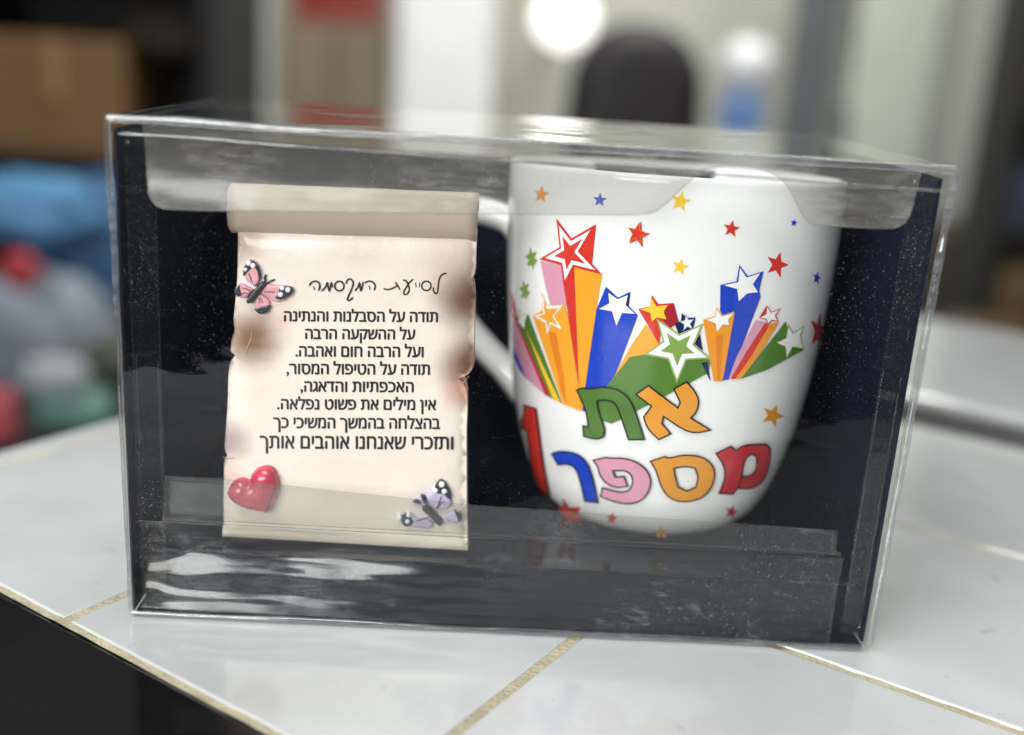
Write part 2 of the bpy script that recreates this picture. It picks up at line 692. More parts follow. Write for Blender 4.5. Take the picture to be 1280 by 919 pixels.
# top tuck flap with its thumb notch
tl = [(-.0888, .1236), (-.0888, .1082), (-.0868, .1050), (-.0838, .1040), (-.05, .1056), (-.0137, .1073), (.006, .1085), (.0265, .1094), (.0300, .1112),
      (.0345, .1165), (.0385, .1204), (.0425, .1219), (.0490, .1222), (.0545, .1212), (.0590, .1180), (.0618, .1135), (.0640, .1102), (.0670, .1096), (.0840, .1096), (.0868, .1106),
      (.0884, .1135), (.0888, .1236)]
tl = smooth_loop(tl, ang=60, it=1)


def y_top(x, z):
    t = (BH-z)/.0235
    wl = max(0, min(1, (-.012-x)/.03))
    return .0019+.0010*math.sin(PI*min(1, t))+wl*.0016*math.sin(PI*min(1, t))+.0003*noise.noise((x*50, z*180, 9))


sheet("tuck_flap", None, None, y_top, M['flap'], gift, 0, "clear top tuck flap with rounded thumb notch", tl)
ep = [Vector((x, y_top(x, z), z)) for x, z in tl if z < .1234]
V, F = [], []
for i, p_ in enumerate(ep):
    d_ = (ep[min(i+1, len(ep)-1)]-ep[max(i-1, 0)]).normalized()
    n_ = Vector((-d_.z, 0, d_.x)).normalized()
    for k in range(6):
        a = 2*PI*k/6
        V.append(p_+n_*.00022*math.cos(a)+Vector((0, .00022*math.sin(a), 0)))
for i in range(len(ep)-1):
    for k in range(6):
        F.append([i*6+k, i*6+(k+1) % 6, (i+1)*6+(k+1) % 6, (i+1)*6+k])
build("flap_edge", V, F, M['lip'], gift, True)
# side dust flaps folded in behind the front
sheet("dust_flap", lin(-.0935, -.0868, 6), lin(.003, .122, 30), lambda x, z: .0040+.15*(x+.0935)+.0003*noise.noise((x*60, z*40, 1)), M['shell'], gift)
sheet("dust_flap", lin(.0880, .0935, 6), lin(.003, .122, 30), lambda x, z: .0040+.15*(.0935-x)+.0003*noise.noise((x*60, z*40, 4)), M['shell'], gift)

# creases where the clear sheet is folded round the front opening
M['crease'] = clear_plastic("clear_crease", haze=.04, tint=.80, scuff=.3, speck=.5, refl=.11, rough=.10, bump=.1, scuff_lo=.5)


def crease(p0, p1, rad_, seed):
    p0, p1 = Vector(p0), Vector(p1)
    ax = (p1-p0).normalized()
    s1 = ax.orthogonal().normalized()
    s2 = ax.cross(s1)
    V, F = [], []
    n_ = 90
    for i in range(n_+1):
        t = i/n_
        c = p0.lerp(p1, t)
        c += s1*.00035*noise.noise((t*6, seed, 0))+s2*.00035*noise.noise((t*6, seed, 4))
        rr = rad_*(1+.25*noise.noise((t*14, seed, 9)))
        for k in range(8):
            a = 2*PI*k/8
            V.append(c+s1*rr*math.cos(a)+s2*rr*math.sin(a))
    for i in range(n_):
        for k in range(8):
            F.append([i*8+k, (i+1)*8+k, (i+1)*8+(k+1) % 8, i*8+(k+1) % 8])
    build("crease", V, F, M['crease'], gift, True)


hx_, tz_ = BW/2-.0008, BH-.0008
ht_ = hx_*1.011
crease((-ht_, .0008, tz_), (ht_, .0008, tz_), .00095, 1)
crease((-hx_, .0008, .0012), (hx_, .0008, .0012), .00075, 2)
crease((-hx_, .0008, .002), (-ht_, .0008, tz_-.001), .0008, 3)
crease((hx_, .0008, .002), (ht_, .0008, tz_-.001), .0011, 4)
crease((-hx_, .0025, tz_-.0035), (hx_, .0025, tz_-.0050), .00040, 5)

# ------------------------------------------------------------------ mug
MX, MY = .0418, .0525
PROF = [(0, .0270), (.0008, .0292), (.0025, .0310), (.006, .0335), (.012, .0362), (.020, .0388), (.030, .0413), (.042, .0432), (.058, .0449), (.075, .0460), (.090, .0464), (.0968, .0465)]
MUG_H = PROF[-1][0]


def rad(h):
    if h <= 0:
        return PROF[0][1]
    for (a, ra), (b_, rb) in zip(PROF, PROF[1:]):
        if h <= b_:
            return ra+(rb-ra)*(h-a)/(b_-a)
    return PROF[-1][1]


mug = empty("mug", (MX, MY, FLOOR_Z), "white china mug with coloured stars and large Hebrew letters, right of the plaque", "mug")
# smooth the profile
hs = lin(0, MUG_H, 96)
rs = [rad(h) for h in hs]
for _ in range(6):
    rs = [rs[0]]+[(rs[i-1]+2*rs[i]+rs[i+1])/4 for i in range(1, len(rs)-1)]+[rs[-1]]


def rad_s(h):
    t = max(0, min(len(hs)-1.001, h/MUG_H*(len(hs)-1)))
    i = int(t)
    return rs[i]+(rs[i+1]-rs[i])*(t-i)


ring = [(0.0001, .0012), (.0235, .0012), (.0250, 0.0), (.0272, 0.0)]
ring += [(rad_s(h), h) for h in hs[1:]]
ring += [(.0464, MUG_H+.0008), (.0456, MUG_H+.0013), (.0447, MUG_H+.0010), (.0442, MUG_H)]
ring += [(max(.002, rad_s(h)-.0026), max(h, .005)) for h in reversed(hs[6:-1:4])]
ring += [(.0001, .0055)]
SEG = 128
V, F = [], []
for r, h in ring:
    for k in range(SEG):
        a = 2*PI*k/SEG
        V.append((MX+r*math.cos(a), MY+r*math.sin(a), FLOOR_Z+.0001+h))
for i in range(len(ring)-1):
    for k in range(SEG):
        F.append([i*SEG+k, i*SEG+(k+1) % SEG, (i+1)*SEG+(k+1) % SEG, (i+1)*SEG+k])
build("mug_body", V, F, M['china'], mug, True)
# handle: a strap loop to the left
ctrl = [(-.0435, .0765), (-.0505, .0800), (-.0600, .0815), (-.0690, .0795), (-.0745, .0735), (-.0745, .0660), (-.0690, .0545), (-.0600, .0445), (-.0500, .0360), (-.0395, .0285)]


def catmull(P, n=8):
    out = []
    P = [Vector(p) for p in P]
    Q = [P[0]*2-P[1]]+P+[P[-1]*2-P[-2]]
    for i in range(1, len(Q)-2):
        for j in range(n):
            t = j/n
            a, b_, c, d = Q[i-1], Q[i], Q[i+1], Q[i+2]
            out.append(.5*((2*b_)+(c-a)*t+(2*a-5*b_+4*c-d)*t*t+(3*b_-a-3*c+d)*t**3))
    out.append(Q[-2])
    return out


HA = math.radians(22)   # turned slightly back
path = catmull([(p[0], p[1]) for p in ctrl], 8)
V, F = [], []
for i, p in enumerate(path):
    d = (path[min(i+1, len(path)-1)]-path[max(i-1, 0)]).normalized()
    nrm = Vector((-d.y, d.x))
    fl = 1+.35*(max(0, 1-i/6)+max(0, 1-(len(path)-1-i)/6))
    for k in range(16):
        a = 2*PI*k/16
        q = p+nrm*(.0041*fl*math.cos(a))
        w = .0062*fl*math.sin(a)
        x, y = q.x, w
        V.append((MX+x*math.cos(HA)+y*math.sin(HA), MY-x*math.sin(HA)+y*math.cos(HA), FLOOR_Z+q.y))
for i in range(len(path)-1):
    for k in range(16):
        F.append([i*16+k, i*16+(k+1) % 16, (i+1)*16+(k+1) % 16, (i+1)*16+k])
build("handle", V, F, M['china'], mug, True)


LEAN = math.radians(3.0)
ROT = Matrix.Rotation(-LEAN, 3, 'X')
PIV = Vector((MX, MY+.0272, FLOOR_Z+.0001))


def leaned(p):
    return PIV+ROT@(Vector(p)-PIV)


for o_ in list(mug.children):
    org_ = origin(mug)
    for v_ in o_.data.vertices:
        v_.co = leaned(v_.co+org_)-org_


def on_mug(px, py, lift):
    d = ROT.transposed()@ray(px, py)
    CAM = PIV+ROT.transposed()@(globals()["CAM"]-PIV)

    def g(t):
        p = CAM+d*t
        return math.hypot(p.x-MX, p.y-MY)-rad_s(p.z-FLOOR_Z-.0001)
    t0 = .20
    prev = g(t0)
    best, bt = prev, t0
    t = t0
    hit = None
    while t < .36:
        t2 = t+.001
        v = g(t2)
        if v < best:
            best, bt = v, t2
        if v <= 0 < prev:
            lo, hi = t, t2
            for _ in range(30):
                mid = (lo+hi)/2
                if g(mid) > 0:
                    lo = mid
                else:
                    hi = mid
            hit = hi
            break
        prev, t = v, t2
    p = CAM+d*(hit if hit else bt)
    h = p.z-FLOOR_Z-.0001
    a = math.atan2(p.y-MY, p.x-MX)
    r = rad_s(h)+.00012+lift*.00005
    return leaned((MX+r*math.cos(a), MY+r*math.sin(a), p.z))


def mug_print(name, items, label=None, step=2.6):
    """items: (kind, data, ink) laid one over the other"""
    D = Decal(on_mug, step)
    for i, it in enumerate(items):
        if it[0] == 'p':
            D.poly(it[1], M[it[2]], it[3] if len(it) > 3 else i)
        else:
            D.line(it[1], it[3], M[it[2]], it[4] if len(it) > 4 else i, closed=True)
    return D.done(name, mug, label)


# loose stars scattered over the mug
for (cx, cy, rx, ry, rot, ink, lab) in [
        (677, 243, 10, 12, 8, 'amber', "small faded orange star under the top flap"), (750, 250, 9, 9, 5, 'blue', "small blue star near the rim"),
        (850.5, 251.5, 13, 13.5, 12, 'yellow', "yellow star at the thumb notch"), (914, 286, 11, 11.5, 10, 'red', "small red star below the thumb notch"),
        (992, 278.5, 4.5, 5, 10, 'blue', "tiny blue star"), (850, 333.5, 11, 11, 14, 'yellow', "small yellow star in mid air"),
        (971, 331, 14.5, 17, 18, 'red', "red star right of the tall blue burst"), (1020.5, 347.5, 5.5, 9, 15, 'blue', "narrow small blue star"),
        (1022.5, 414, 11, 25, 14, 'crim', "dark red star at the right edge of the mug"), (965.5, 519.5, 15, 15.5, 22, 'letter_gold', "golden star above the red letter"),
        (765, 648, 8, 8.5, 10, 'red', "tiny red star below the pink letter"),
        (826, 665, 10, 8, 0, 'yellow', "yellow star at the base"), (914, 640, 8.5, 9, 16, 'crim', "small crimson star below the red letter"),
        (946, 640, 6, 10, 12, 'yellow', "narrow yellow star near the lower right")]:
    mug_print("printed_star", [('p', star(cx, cy, rx, ry, rot), ink)], lab)
s = [(703.5, 622), (712, 634), (726, 634), (722, 645), (724.5, 651), (714, 648), (703, 652), (703, 643), (697, 636), (704, 634)]
mug_print("printed_star", [('p', s, 'red')], "red star beneath the red numeral")
s = star(796, 292, 15, 17.5, 14)
mug_print("printed_star", [('p', [(x+2, y+1.5) for x, y in s], 'red'), ('p', scaled(s, .88), 'amber'), ('p', scaled(s, .76), 'red')], "red star with an orange inner outline below the top flap")
for cx, cy, rx, ry, rot in ((664.5, 322, 8, 14, -12), (656, 362, 7, 13, -14)):
    s = star(cx, cy, rx, ry, rot)
    s2 = star(cx+1, cy+3, rx*.95, ry*.9, rot+180)
    mug_print("printed_star", [('p', s, 'olive'), ('p', s2, 'olive', .5)], "little green star at the left edge, %s of two" % ("upper" if cy < 340 else "lower"))

# star bursts, back to front (lift = print layer)
mug_print("star_burst", [
    ('p', [(638.5, 362), (643, 375), (649, 403), (689, 497.5), (682, 494), (646, 405), (638.5, 390)], 'crim'),
    ('p', [(638.5, 392), (646, 405), (682, 494), (658.7, 474), (641, 430)], 'pink', 0),
    ('p', [(641.5, 432), (658.7, 474), (650, 463), (642.5, 447)], 'blue', 0),
    ('l', star(642, 395, 3, 9, 0), 'white', .9, 2)], "red, pink and blue burst at the left edge")
mug_print("star_burst", [
    ('p', [(648, 404), (661, 393), (703, 504.5), (689, 497.5)], 'green', 1),
    ('p', [(657, 409), (701.4, 503.6), (692, 499)], 'yellow', 2),
    ('p', [(650.5, 387), (654, 394), (661, 393), (657.5, 401), (657, 412), (652.5, 406), (648.5, 403), (651, 397)], 'white', 3),
    ('l', [(650.5, 387), (654, 394), (661, 393), (657.5, 401), (657, 412), (652.5, 406), (648.5, 403), (651, 397)], 'olive', .8, 4)], "narrow green and yellow burst")
T = [(696.4, 273.1), (715.3, 298), (745.5, 280.2), (725.5, 314), (753, 342.9), (718.5, 334), (705.9, 358.6), (702, 331.5), (675.3, 324), (700.3, 309)]
cT = (712.5, 316.5)
mug_print("star_burst", [
    ('p', [(676, 326), (702, 332), (709, 383), (690, 386), (682.5, 358)], 'pink', 2),
    ('p', [(718, 334), (753, 343), (750, 360), (746, 386), (732, 482), (728.5, 513.5), (727.3, 513.5), (724, 482), (719.5, 360)], 'orange', 2),
    ('p', [(703.5, 345), (718.5, 334), (719.5, 360), (724.3, 481)], 'red', 3),
    ('p', [(745.5, 280.2), (740.5, 329.5), (753, 342.9), (725.5, 314)], 'red', 3),
    ('p', T, 'red', 4), ('p', scaled(T, .80, cT), 'white', 5), ('p', scaled(T, .50, cT), 'red', 6)], "large red outlined star over pink, red and orange beams")
T = [(678, 365), (684.5, 381.5), (706.6, 380), (694.5, 395), (705, 413), (690, 406), (685.7, 420), (683, 404), (667.4, 395), (680, 391.5)]
mug_print("star_burst", [
    ('p', [(667.4, 395), (679, 388), (678, 365), (684.5, 381.5), (706.6, 380), (712, 400), (724, 482), (727.2, 513.6), (704.5, 505)], 'orange', 5),
    ('p', [(687, 414), (696, 416), (706, 470), (709, 505), (703, 490)], 'dorange', 6),
    ('p', scaled(T, .92), 'white', 7), ('p', scaled(T, .66), 'orange', 8)], "orange star with an orange beam")
mug_print("star_burst", [
    ('p', [(746, 387), (757.9, 358.3), (772.8, 372), (788.3, 364.4), (784.8, 381), (797.5, 394), (770, 467), (758.7, 483), (741, 516), (728.8, 513.7), (732.6, 482)], 'blue', 3),
    ('p', [(788.3, 365), (786, 383), (782, 381)], 'navy', 4),
    ('p', [(761, 366), (772.6, 374), (785, 369), (782.5, 381.5), (794, 392), (778, 391), (771, 407), (765.7, 389), (749.5, 386), (762.5, 379)], 'white', 5)], "white star with a broad blue beam, left one")
mug_print("star_burst", [
    ('p', [(797.9, 386), (812.5, 383), (814.8, 368.7), (823, 380), (842.3, 378.6), (848.4, 403), (838, 410), (827, 401), (824.3, 430.5)], 'red', 3),
    ('p', [(842, 379.5), (848, 402), (838, 409), (829, 400), (830, 386)], 'dred', 4),
    ('p', [(814.8, 372), (820.5, 383), (834.5, 381), (829.5, 389.6), (833, 399), (820.8, 396.6), (815, 402), (813.3, 391), (800.5, 386.5), (812.6, 383.5)], 'yellow', 5)], "yellow star with a red beam")
mug_print("star_burst", [('p', [(807.5, 405), (825, 431), (806, 445.5), (787, 447.5), (762, 480), (790, 430)], 'orange', 2)], "plain orange beam between blue and green")
s = star(858.5, 403.5, 12, 13.5, -8)
mug_print("star_burst", [('p', [(852, 391), (858, 397), (869.3, 396.6), (866, 410), (848, 417), (843, 404.4), (851, 401)], 'navy', 4),
                         ('p', scaled(s, .86), 'skyblue', 5), ('p', scaled(s, .66), 'white', 6)], "small white star outlined in dark blue")
T = [(820.5, 397.5), (849.3, 417.5), (878.9, 403.5), (867.5, 430.5), (888.4, 448), (858, 449.7), (845.8, 479.3), (834.5, 448.8), (804.9, 442.7), (828.5, 426)]
cT = (846.5, 434)
mug_print("star_burst", [
    ('p', [(758.7, 482.5), (787.5, 446), (805, 443), (888, 449), (885, 466), (797, 513), (775, 525), (764.6, 529.4), (755, 526), (740, 505)], 'green', 4),
    ('p', [(874.5, 417.5), (866.7, 428.8), (878, 438)], 'navy', 5), ('p', [(876, 453), (884, 452), (887.6, 476.7)], 'navy', 5),
    ('p', T, 'lgreen', 7), ('p', scaled(T, .87, cT), 'white', 8), ('p', scaled(T, .50, cT), 'olive', 9)], "large green outlined star with a broad green beam")
mug_print("star_burst", [
    ('p', [(900, 356), (920, 351.5), (923.6, 331), (934, 345), (953.6, 339), (948.5, 362), (950, 371), (911, 474), (902.4, 475.6), (916, 394), (917, 389), (903, 393.5), (899.6, 388.4)], 'blue', 3),
    ('p', [(924.2, 335), (932.5, 346.8), (949, 341.5), (940, 355), (946.5, 365), (933, 366.5), (922.7, 376.4), (920.6, 361), (904, 356.3), (922, 352.6)], 'white', 5)], "white star with a tall blue beam, right one")
T = [(895.4, 386), (901.4, 395.5), (916, 391.5), (908.8, 399.5), (910.5, 406), (902.4, 405), (895.9, 414), (893.6, 404), (883, 399.5), (893.5, 395.8)]
mug_print("star_burst", [
    ('p', [(878.3, 399.5), (893, 395), (895, 383.8), (901.5, 394), (917.7, 390), (902.6, 476.3), (891.3, 476.3)], 'amber', 5),
    ('p', [(894, 418), (903, 418), (899, 476), (896, 476)], 'dorange', 6), ('p', T, 'white', 7)], "white star with an orange beam")
T = [(957, 382), (962.3, 390), (973.6, 385.7), (968, 394), (970.8, 401.4), (963, 400), (958.8, 405), (956.5, 399), (947.7, 396.8), (956, 392)]
mug_print("star_burst", [
    ('p', [(944, 399.5), (955.5, 403), (930, 443), (913.5, 471.7), (909.8, 473.5), (920, 445.8)], 'pink', 4),
    ('p', [(956, 402.5), (960, 407), (938, 445), (918, 473.5), (912.5, 473.5), (930, 443)], 'red', 5),
    ('p', [(960.6, 405), (972.7, 402.5), (950, 440), (925.5, 473.5), (917.7, 473.5), (938, 445)], 'amber', 4),
    ('p', [(957, 382), (957, 394), (947.7, 397)], 'crim', 5), ('p', scaled(T, .85), 'white', 6), ('l', T, 'red', 1.0, 7)], "thin pink, red and orange beam with a small star")
T = [(983.8, 406), (989, 416.5), (1003.6, 407), (998, 419), (1002, 435.5), (989, 433), (981.5, 447.6), (980, 433), (969, 428), (981, 422)]
mug_print("star_burst", [
    ('p', [(981, 401.4), (985, 416), (998, 424), (1003, 437.5), (957, 462.4), (925.5, 473.3)], 'green', 4),
    ('p', T, 'white', 6), ('l', T, 'olive', .9, 7)], "white star with a green beam at the right")

# the big letters
GLY = [
    ("letter", 'letter_green', [[(722.7, 487.1), (730.3, 484.2), (737, 486), (748, 484), (758.9, 483.3), (774.9, 487.1), (788.6, 498.6), (797.7, 522.6), (805.5, 548.5), (786.3, 548.9), (777, 520), (771.4, 504.3), (763.4, 499.7), (752, 499.3), (747.4, 500.9), (749.7, 515.7), (757.7, 536.3), (755.4, 545.4), (747.4, 548.9), (731.4, 545), (730.3, 531.7), (737, 533), (734.9, 515.7), (729, 499.7)]], "green Hebrew letter in the upper row"),
    ("letter", 'letter_gold', [[(795.5, 492.3), (810.6, 481.5), (846.8, 509), (849.7, 502), (842, 485.5), (857.6, 476.7), (867.4, 487.4), (873.3, 501), (869.3, 514.8), (862.5, 521.7), (887, 536.8), (861.5, 541.9), (829.2, 519.7), (827.2, 528.6), (838, 541.3), (823.3, 548.5), (809.6, 535.4), (804.7, 520.7), (814.5, 507)]], "golden Hebrew letter in the upper row"),
    ("letter", 'blue', [[(692, 567), (699.4, 563.7), (715.4, 564.2), (731.4, 571.7), (740.6, 588.9), (748.6, 627.7), (732.6, 625.9), (725.7, 594.6), (720, 583), (710.9, 579.3), (699.9, 580.9)]], "blue Hebrew letter in the lower row"),
    ("letter", 'pink', [[(742.9, 574.7), (758.9, 570.6), (762, 572), (781.7, 571.7), (797.7, 577.4), (809, 587), (814.5, 601), (809.6, 617), (797.8, 627.5), (781.7, 629.3), (765.7, 625.4), (752, 619.7), (754.3, 609), (768, 612.9), (779.4, 615.0), (788.6, 610.6), (792, 601.4), (789.7, 592.3), (781.7, 587), (766.9, 587.7), (769.8, 595.7), (780.6, 594.6), (785, 607), (770.3, 609.0), (758.9, 603.5), (750.9, 593.6), (748.6, 582)]], "pink Hebrew letter in the lower row"),
    ("letter", 'letter_gold', [[(813, 575.6), (830.7, 569.7), (835, 572), (854.6, 567.3), (876.2, 569.7), (888.9, 579.5), (892.8, 593.2), (886, 612.8), (872.3, 623.6), (852.7, 626.9), (837, 622.6), (826.2, 608.9), (820.4, 587.3)],
                               [(841.3, 584.4), (854.6, 581.8), (867.4, 583.8), (871.9, 595.2), (868.4, 607.9), (857.6, 612.8), (846.8, 607.9), (843.9, 597)]], "golden ring shaped Hebrew letter in the lower row"),
    ("letter", 'crim', [[(893.4, 565.8), (911.4, 557), (918.3, 562.3), (927, 555), (954.5, 554.4), (960, 560), (959.4, 577.5), (953.6, 597), (942.8, 607.9), (931, 610.4), (919.3, 609.3), (913.8, 616.7), (896.8, 615.7), (904.6, 597), (903.6, 581.5)],
                        [(931, 569.7), (937, 566.8), (942.8, 569.7), (943.8, 581.5), (939.9, 591.2), (932, 595.2), (925, 595.2), (926, 581.5)]], "crimson Hebrew letter in the lower row"),
    ("numeral", 'red', [[(657.8, 506.6), (672, 510.7), (675.4, 536.3), (681, 579.7), (689, 619.7), (673, 611.7), (666.3, 577.4), (661, 538.6), (655.4, 535), (655, 523.7), (658.3, 519)]], "tall red figure one at the left edge"),
]
for nm, ink, loops, lab in GLY:
    loops = [smooth_loop(l, 46, 2) for l in loops]
    items = [('p', loops, ink, 12)]
    for l in loops:
        items.append(('l', l, 'black', 1.9, 13))
    if ink == 'crim':
        items.append(('p', [(919, 609), (921, 609), (925.5, 596), (924, 595.5)], 'black', 13))
    mug_print(nm, items, lab, 3.0)

# ------------------------------------------------------------------ scroll plaque
PY = .0120          # plane of its front face
plq = empty("scroll_plaque", (-.0435, PY+.006, FLOOR_Z), "cream parchment scroll plaque with black Hebrew verse and red heart, left of mug", "plaque")


def plaque_mat():
    m, nt, p = nt_mat("parchment_resin")
    L = nt.links.new
    tc = N(nt, "ShaderNodeTexCoord")
    nz = N(nt, "ShaderNodeTexNoise", i_Scale=60.0, i_Detail=4.0)
    L(tc.outputs["Object"], nz.inputs["Vector"])
    base = N(nt, "ShaderNodeMix", data_type='RGBA')
    base.inputs[6].default_value = (.80, .70, .61, 1)
    base.inputs[7].default_value = (.87, .80, .73, 1)
    L(nz.outputs["Fac"], base.inputs[0])
    cur = base.outputs[2]
    org = plq.location
    for px, py, rpx, col, amt in [(314, 425, 60, (.23, .11, .05), 1.0), (588, 372, 68, (.17, .09, .07), 1.0), (591, 458, 60, (.18, .085, .05), 1.0),
                                  (578, 490, 38, (.60, .28, .18), .75), (286, 552, 40, (.36, .25, .25), .8), (352, 400, 26, (.80, .45, .45), .35),
                                  (300, 300, 46, (.38, .26, .18), .75), (285, 590, 26, (.70, .42, .30), .5), (445, 298, 60, (.55, .45, .36), .35), (560, 320, 60, (.62, .48, .38), .5),
                                  (540, 625, 34, (.60, .53, .62), .5), (335, 490, 50, (.80, .62, .52), .3)]:
        c = at(px, py, PY)-org
        e = (at(px+rpx, py, PY)-at(px, py, PY)).length
        vm = N(nt, "ShaderNodeVectorMath", operation='DISTANCE')
        L(tc.outputs["Object"], vm.inputs[0])
        vm.inputs[1].default_value = c
        ns = N(nt, "ShaderNodeMath", operation='MULTIPLY_ADD', i_1=e*.3, i_2=-e*.15)
        L(nz.outputs["Fac"], ns.inputs[0])
        sm = N(nt, "ShaderNodeMath", operation='ADD')
        L(vm.outputs["Value"], sm.inputs[0])
        L(ns.outputs[0], sm.inputs[1])
        mr = N(nt, "ShaderNodeMapRange", interpolation_type='SMOOTHSTEP', i_1=e*.12, i_2=e, i_3=amt, i_4=0.0)
        L(sm.outputs[0], mr.inputs[0])
        mx = N(nt, "ShaderNodeMix", data_type='RGBA')
        L(mr.outputs[0], mx.inputs[0])
        L(cur, mx.inputs[6])
        mx.inputs[7].default_value = (*col, 1)
        cur = mx.outputs[2]
    L(cur, p.inputs["Base Color"])
    p.inputs["Roughness"].default_value = .36
    p.inputs["Coat Weight"].default_value = .15
    nb = N(nt, "ShaderNodeTexNoise", i_Scale=110.0, i_Detail=5.0)
    L(tc.outputs["Object"], nb.inputs["Vector"])
    b_ = N(nt, "ShaderNodeBump", i_Strength=.22, i_Distance=.002)
    L(nb.outputs["Fac"], b_.inputs["Height"])
    L(b_.outputs["Normal"], p.inputs["Normal"])
    return m


M['parch'] = plaque_mat()
OUT = [(294.5, 288), (295, 297), (294.5, 339), (293, 366), (290.5, 390), (289, 404), (291.5, 416), (287, 426), (285.5, 442), (291.5, 447), (285, 456), (282.5, 475), (282.5, 502), (279.5, 544), (278, 566), (282, 573), (277.6, 580), (277.4, 600), (277, 643), (277, 672),
       (584.5, 690), (583.5, 650), (583, 628), (582.8, 572.5), (582.5, 544), (583.8, 515), (583.4, 493), (578.5, 481), (573, 476.5), (584, 472), (591, 463), (592.7, 450), (592.7, 410.6), (593.8, 385), (593.3, 360), (588.8, 352), (594, 342.7), (594.2, 319), (595.3, 293), (595.3, 290)]
outl = [(lambda q: (q.x, q.z))(at(x, y, PY)) for x, y in smooth_loop(OUT, 40, 1)]
zb = FLOOR_Z+.0001
outl = [(x, max(z, zb)) for x, z in outl]
Vf, Ff = fill([outl], .0016)
bd = dens(outl, .0016)


def edge_dist(x, z):
    best = 1
    for i in range(0, len(bd)):
        a, b_ = bd[i], bd[(i+1) % len(bd)]
        if abs(a[0]-x) > .006 or abs(a[1]-z) > .006:
            continue
        ax, az = b_[0]-a[0], b_[1]-a[1]
        l2 = ax*ax+az*az
        t = max(0, min(1, ((x-a[0])*ax+(z-a[1])*az)/l2)) if l2 else 0
        best = min(best, math.hypot(x-a[0]-t*ax, z-a[1]-t*az))
    return best


front, k0 = [], len(Vf)
for x, z in Vf:
    d = edge_dist(x, z)
    y = PY
    if z > FLOOR_Z+.004 and d < .0065:
        y = PY+.0012*(1-d/.0065)**2
    if d < .0016:
        y += .0009*(1-d/.0016)**2
    front.append((x, y, z))
V = front[:]
F = [list(f) for f in Ff]
# orientation: front must face -y
for f in F:
    a, b_, c = (Vector(V[i]) for i in f[:3])
    if (b_-a).cross(c-a).y > 0:
        f.reverse()
s = len(V)
n = len(bd)
for ring_y, inset in ((PY+.0021, 0), (PY+.0030, -.0002), (PY+.0095, 0), (PY+.0102, .0006)):
    cx, cz = -.0435, .06
    for x, z in bd:
        V.append((x+(-inset if x > cx else inset), ring_y, z))
for r in range(3):
    for i in range(n):
        j = (i+1) % n
        F.append([s+r*n+i, s+r*n+j, s+(r+1)*n+j, s+(r+1)*n+i])
F.append([s+3*n+i for i in range(n)])
o = build("parchment", V, F, M['parch'], plq, True)
md = o.modifiers.new("weld", 'WELD')
md.merge_threshold = .00002

# rolled top: spiral section swept across
rx0, rx1 = at(282, 285, PY-.003), at(595.5, 292, PY-.003)
M['roll'] = paint("parchment_roll", (.50, .42, .33), rough=.4, var=.08, scale=70, bump=.2, bscale=160)  # darker tan than the sheet: shading of the roll put into its colour
sec = []
for i in range(60):
    a = -PI*.55-i/59*2.3*PI
    r = .0068-.0017*i/59*2.2
    sec.append((r*math.cos(a)*.9, r*math.sin(a)))
th = .0007
outer = sec
inner = [(x*(1-th/math.hypot(x, z)), z*(1-th/math.hypot(x, z))) for x, z in sec]
loop = outer+inner[::-1]
rc = Vector((0, PY+.0035, 0))
V, F = [], []
NS = 24
for i in range(NS+1):
    t = i/NS
    x = rx0.x+(rx1.x-rx0.x)*t
    zc = .1043+.0012*t
    for (a, c) in loop:
        V.append((x+.0004*noise.noise((a*300, c*300, i if i in (0, NS) else 0)), rc.y+a, zc+c+.0001*noise.noise((t*9, a*200, c*200))))
m_ = len(loop)
for i in range(NS):
    for k in range(m_):
        F.append([i*m_+k, i*m_+(k+1) % m_, (i+1)*m_+(k+1) % m_, (i+1)*m_+k])
for e in (0, NS):
    for k in range(len(sec)-1):
        F.append([e*m_+k, e*m_+k+1, e*m_+m_-2-k, e*m_+m_-1-k])
build("scroll_roll", V, F, M['roll'], plq, True)


def on_plaque(px, py, lift):
    p = at(px, py, PY)
    p.y -= .00008+lift*.00005
    return p


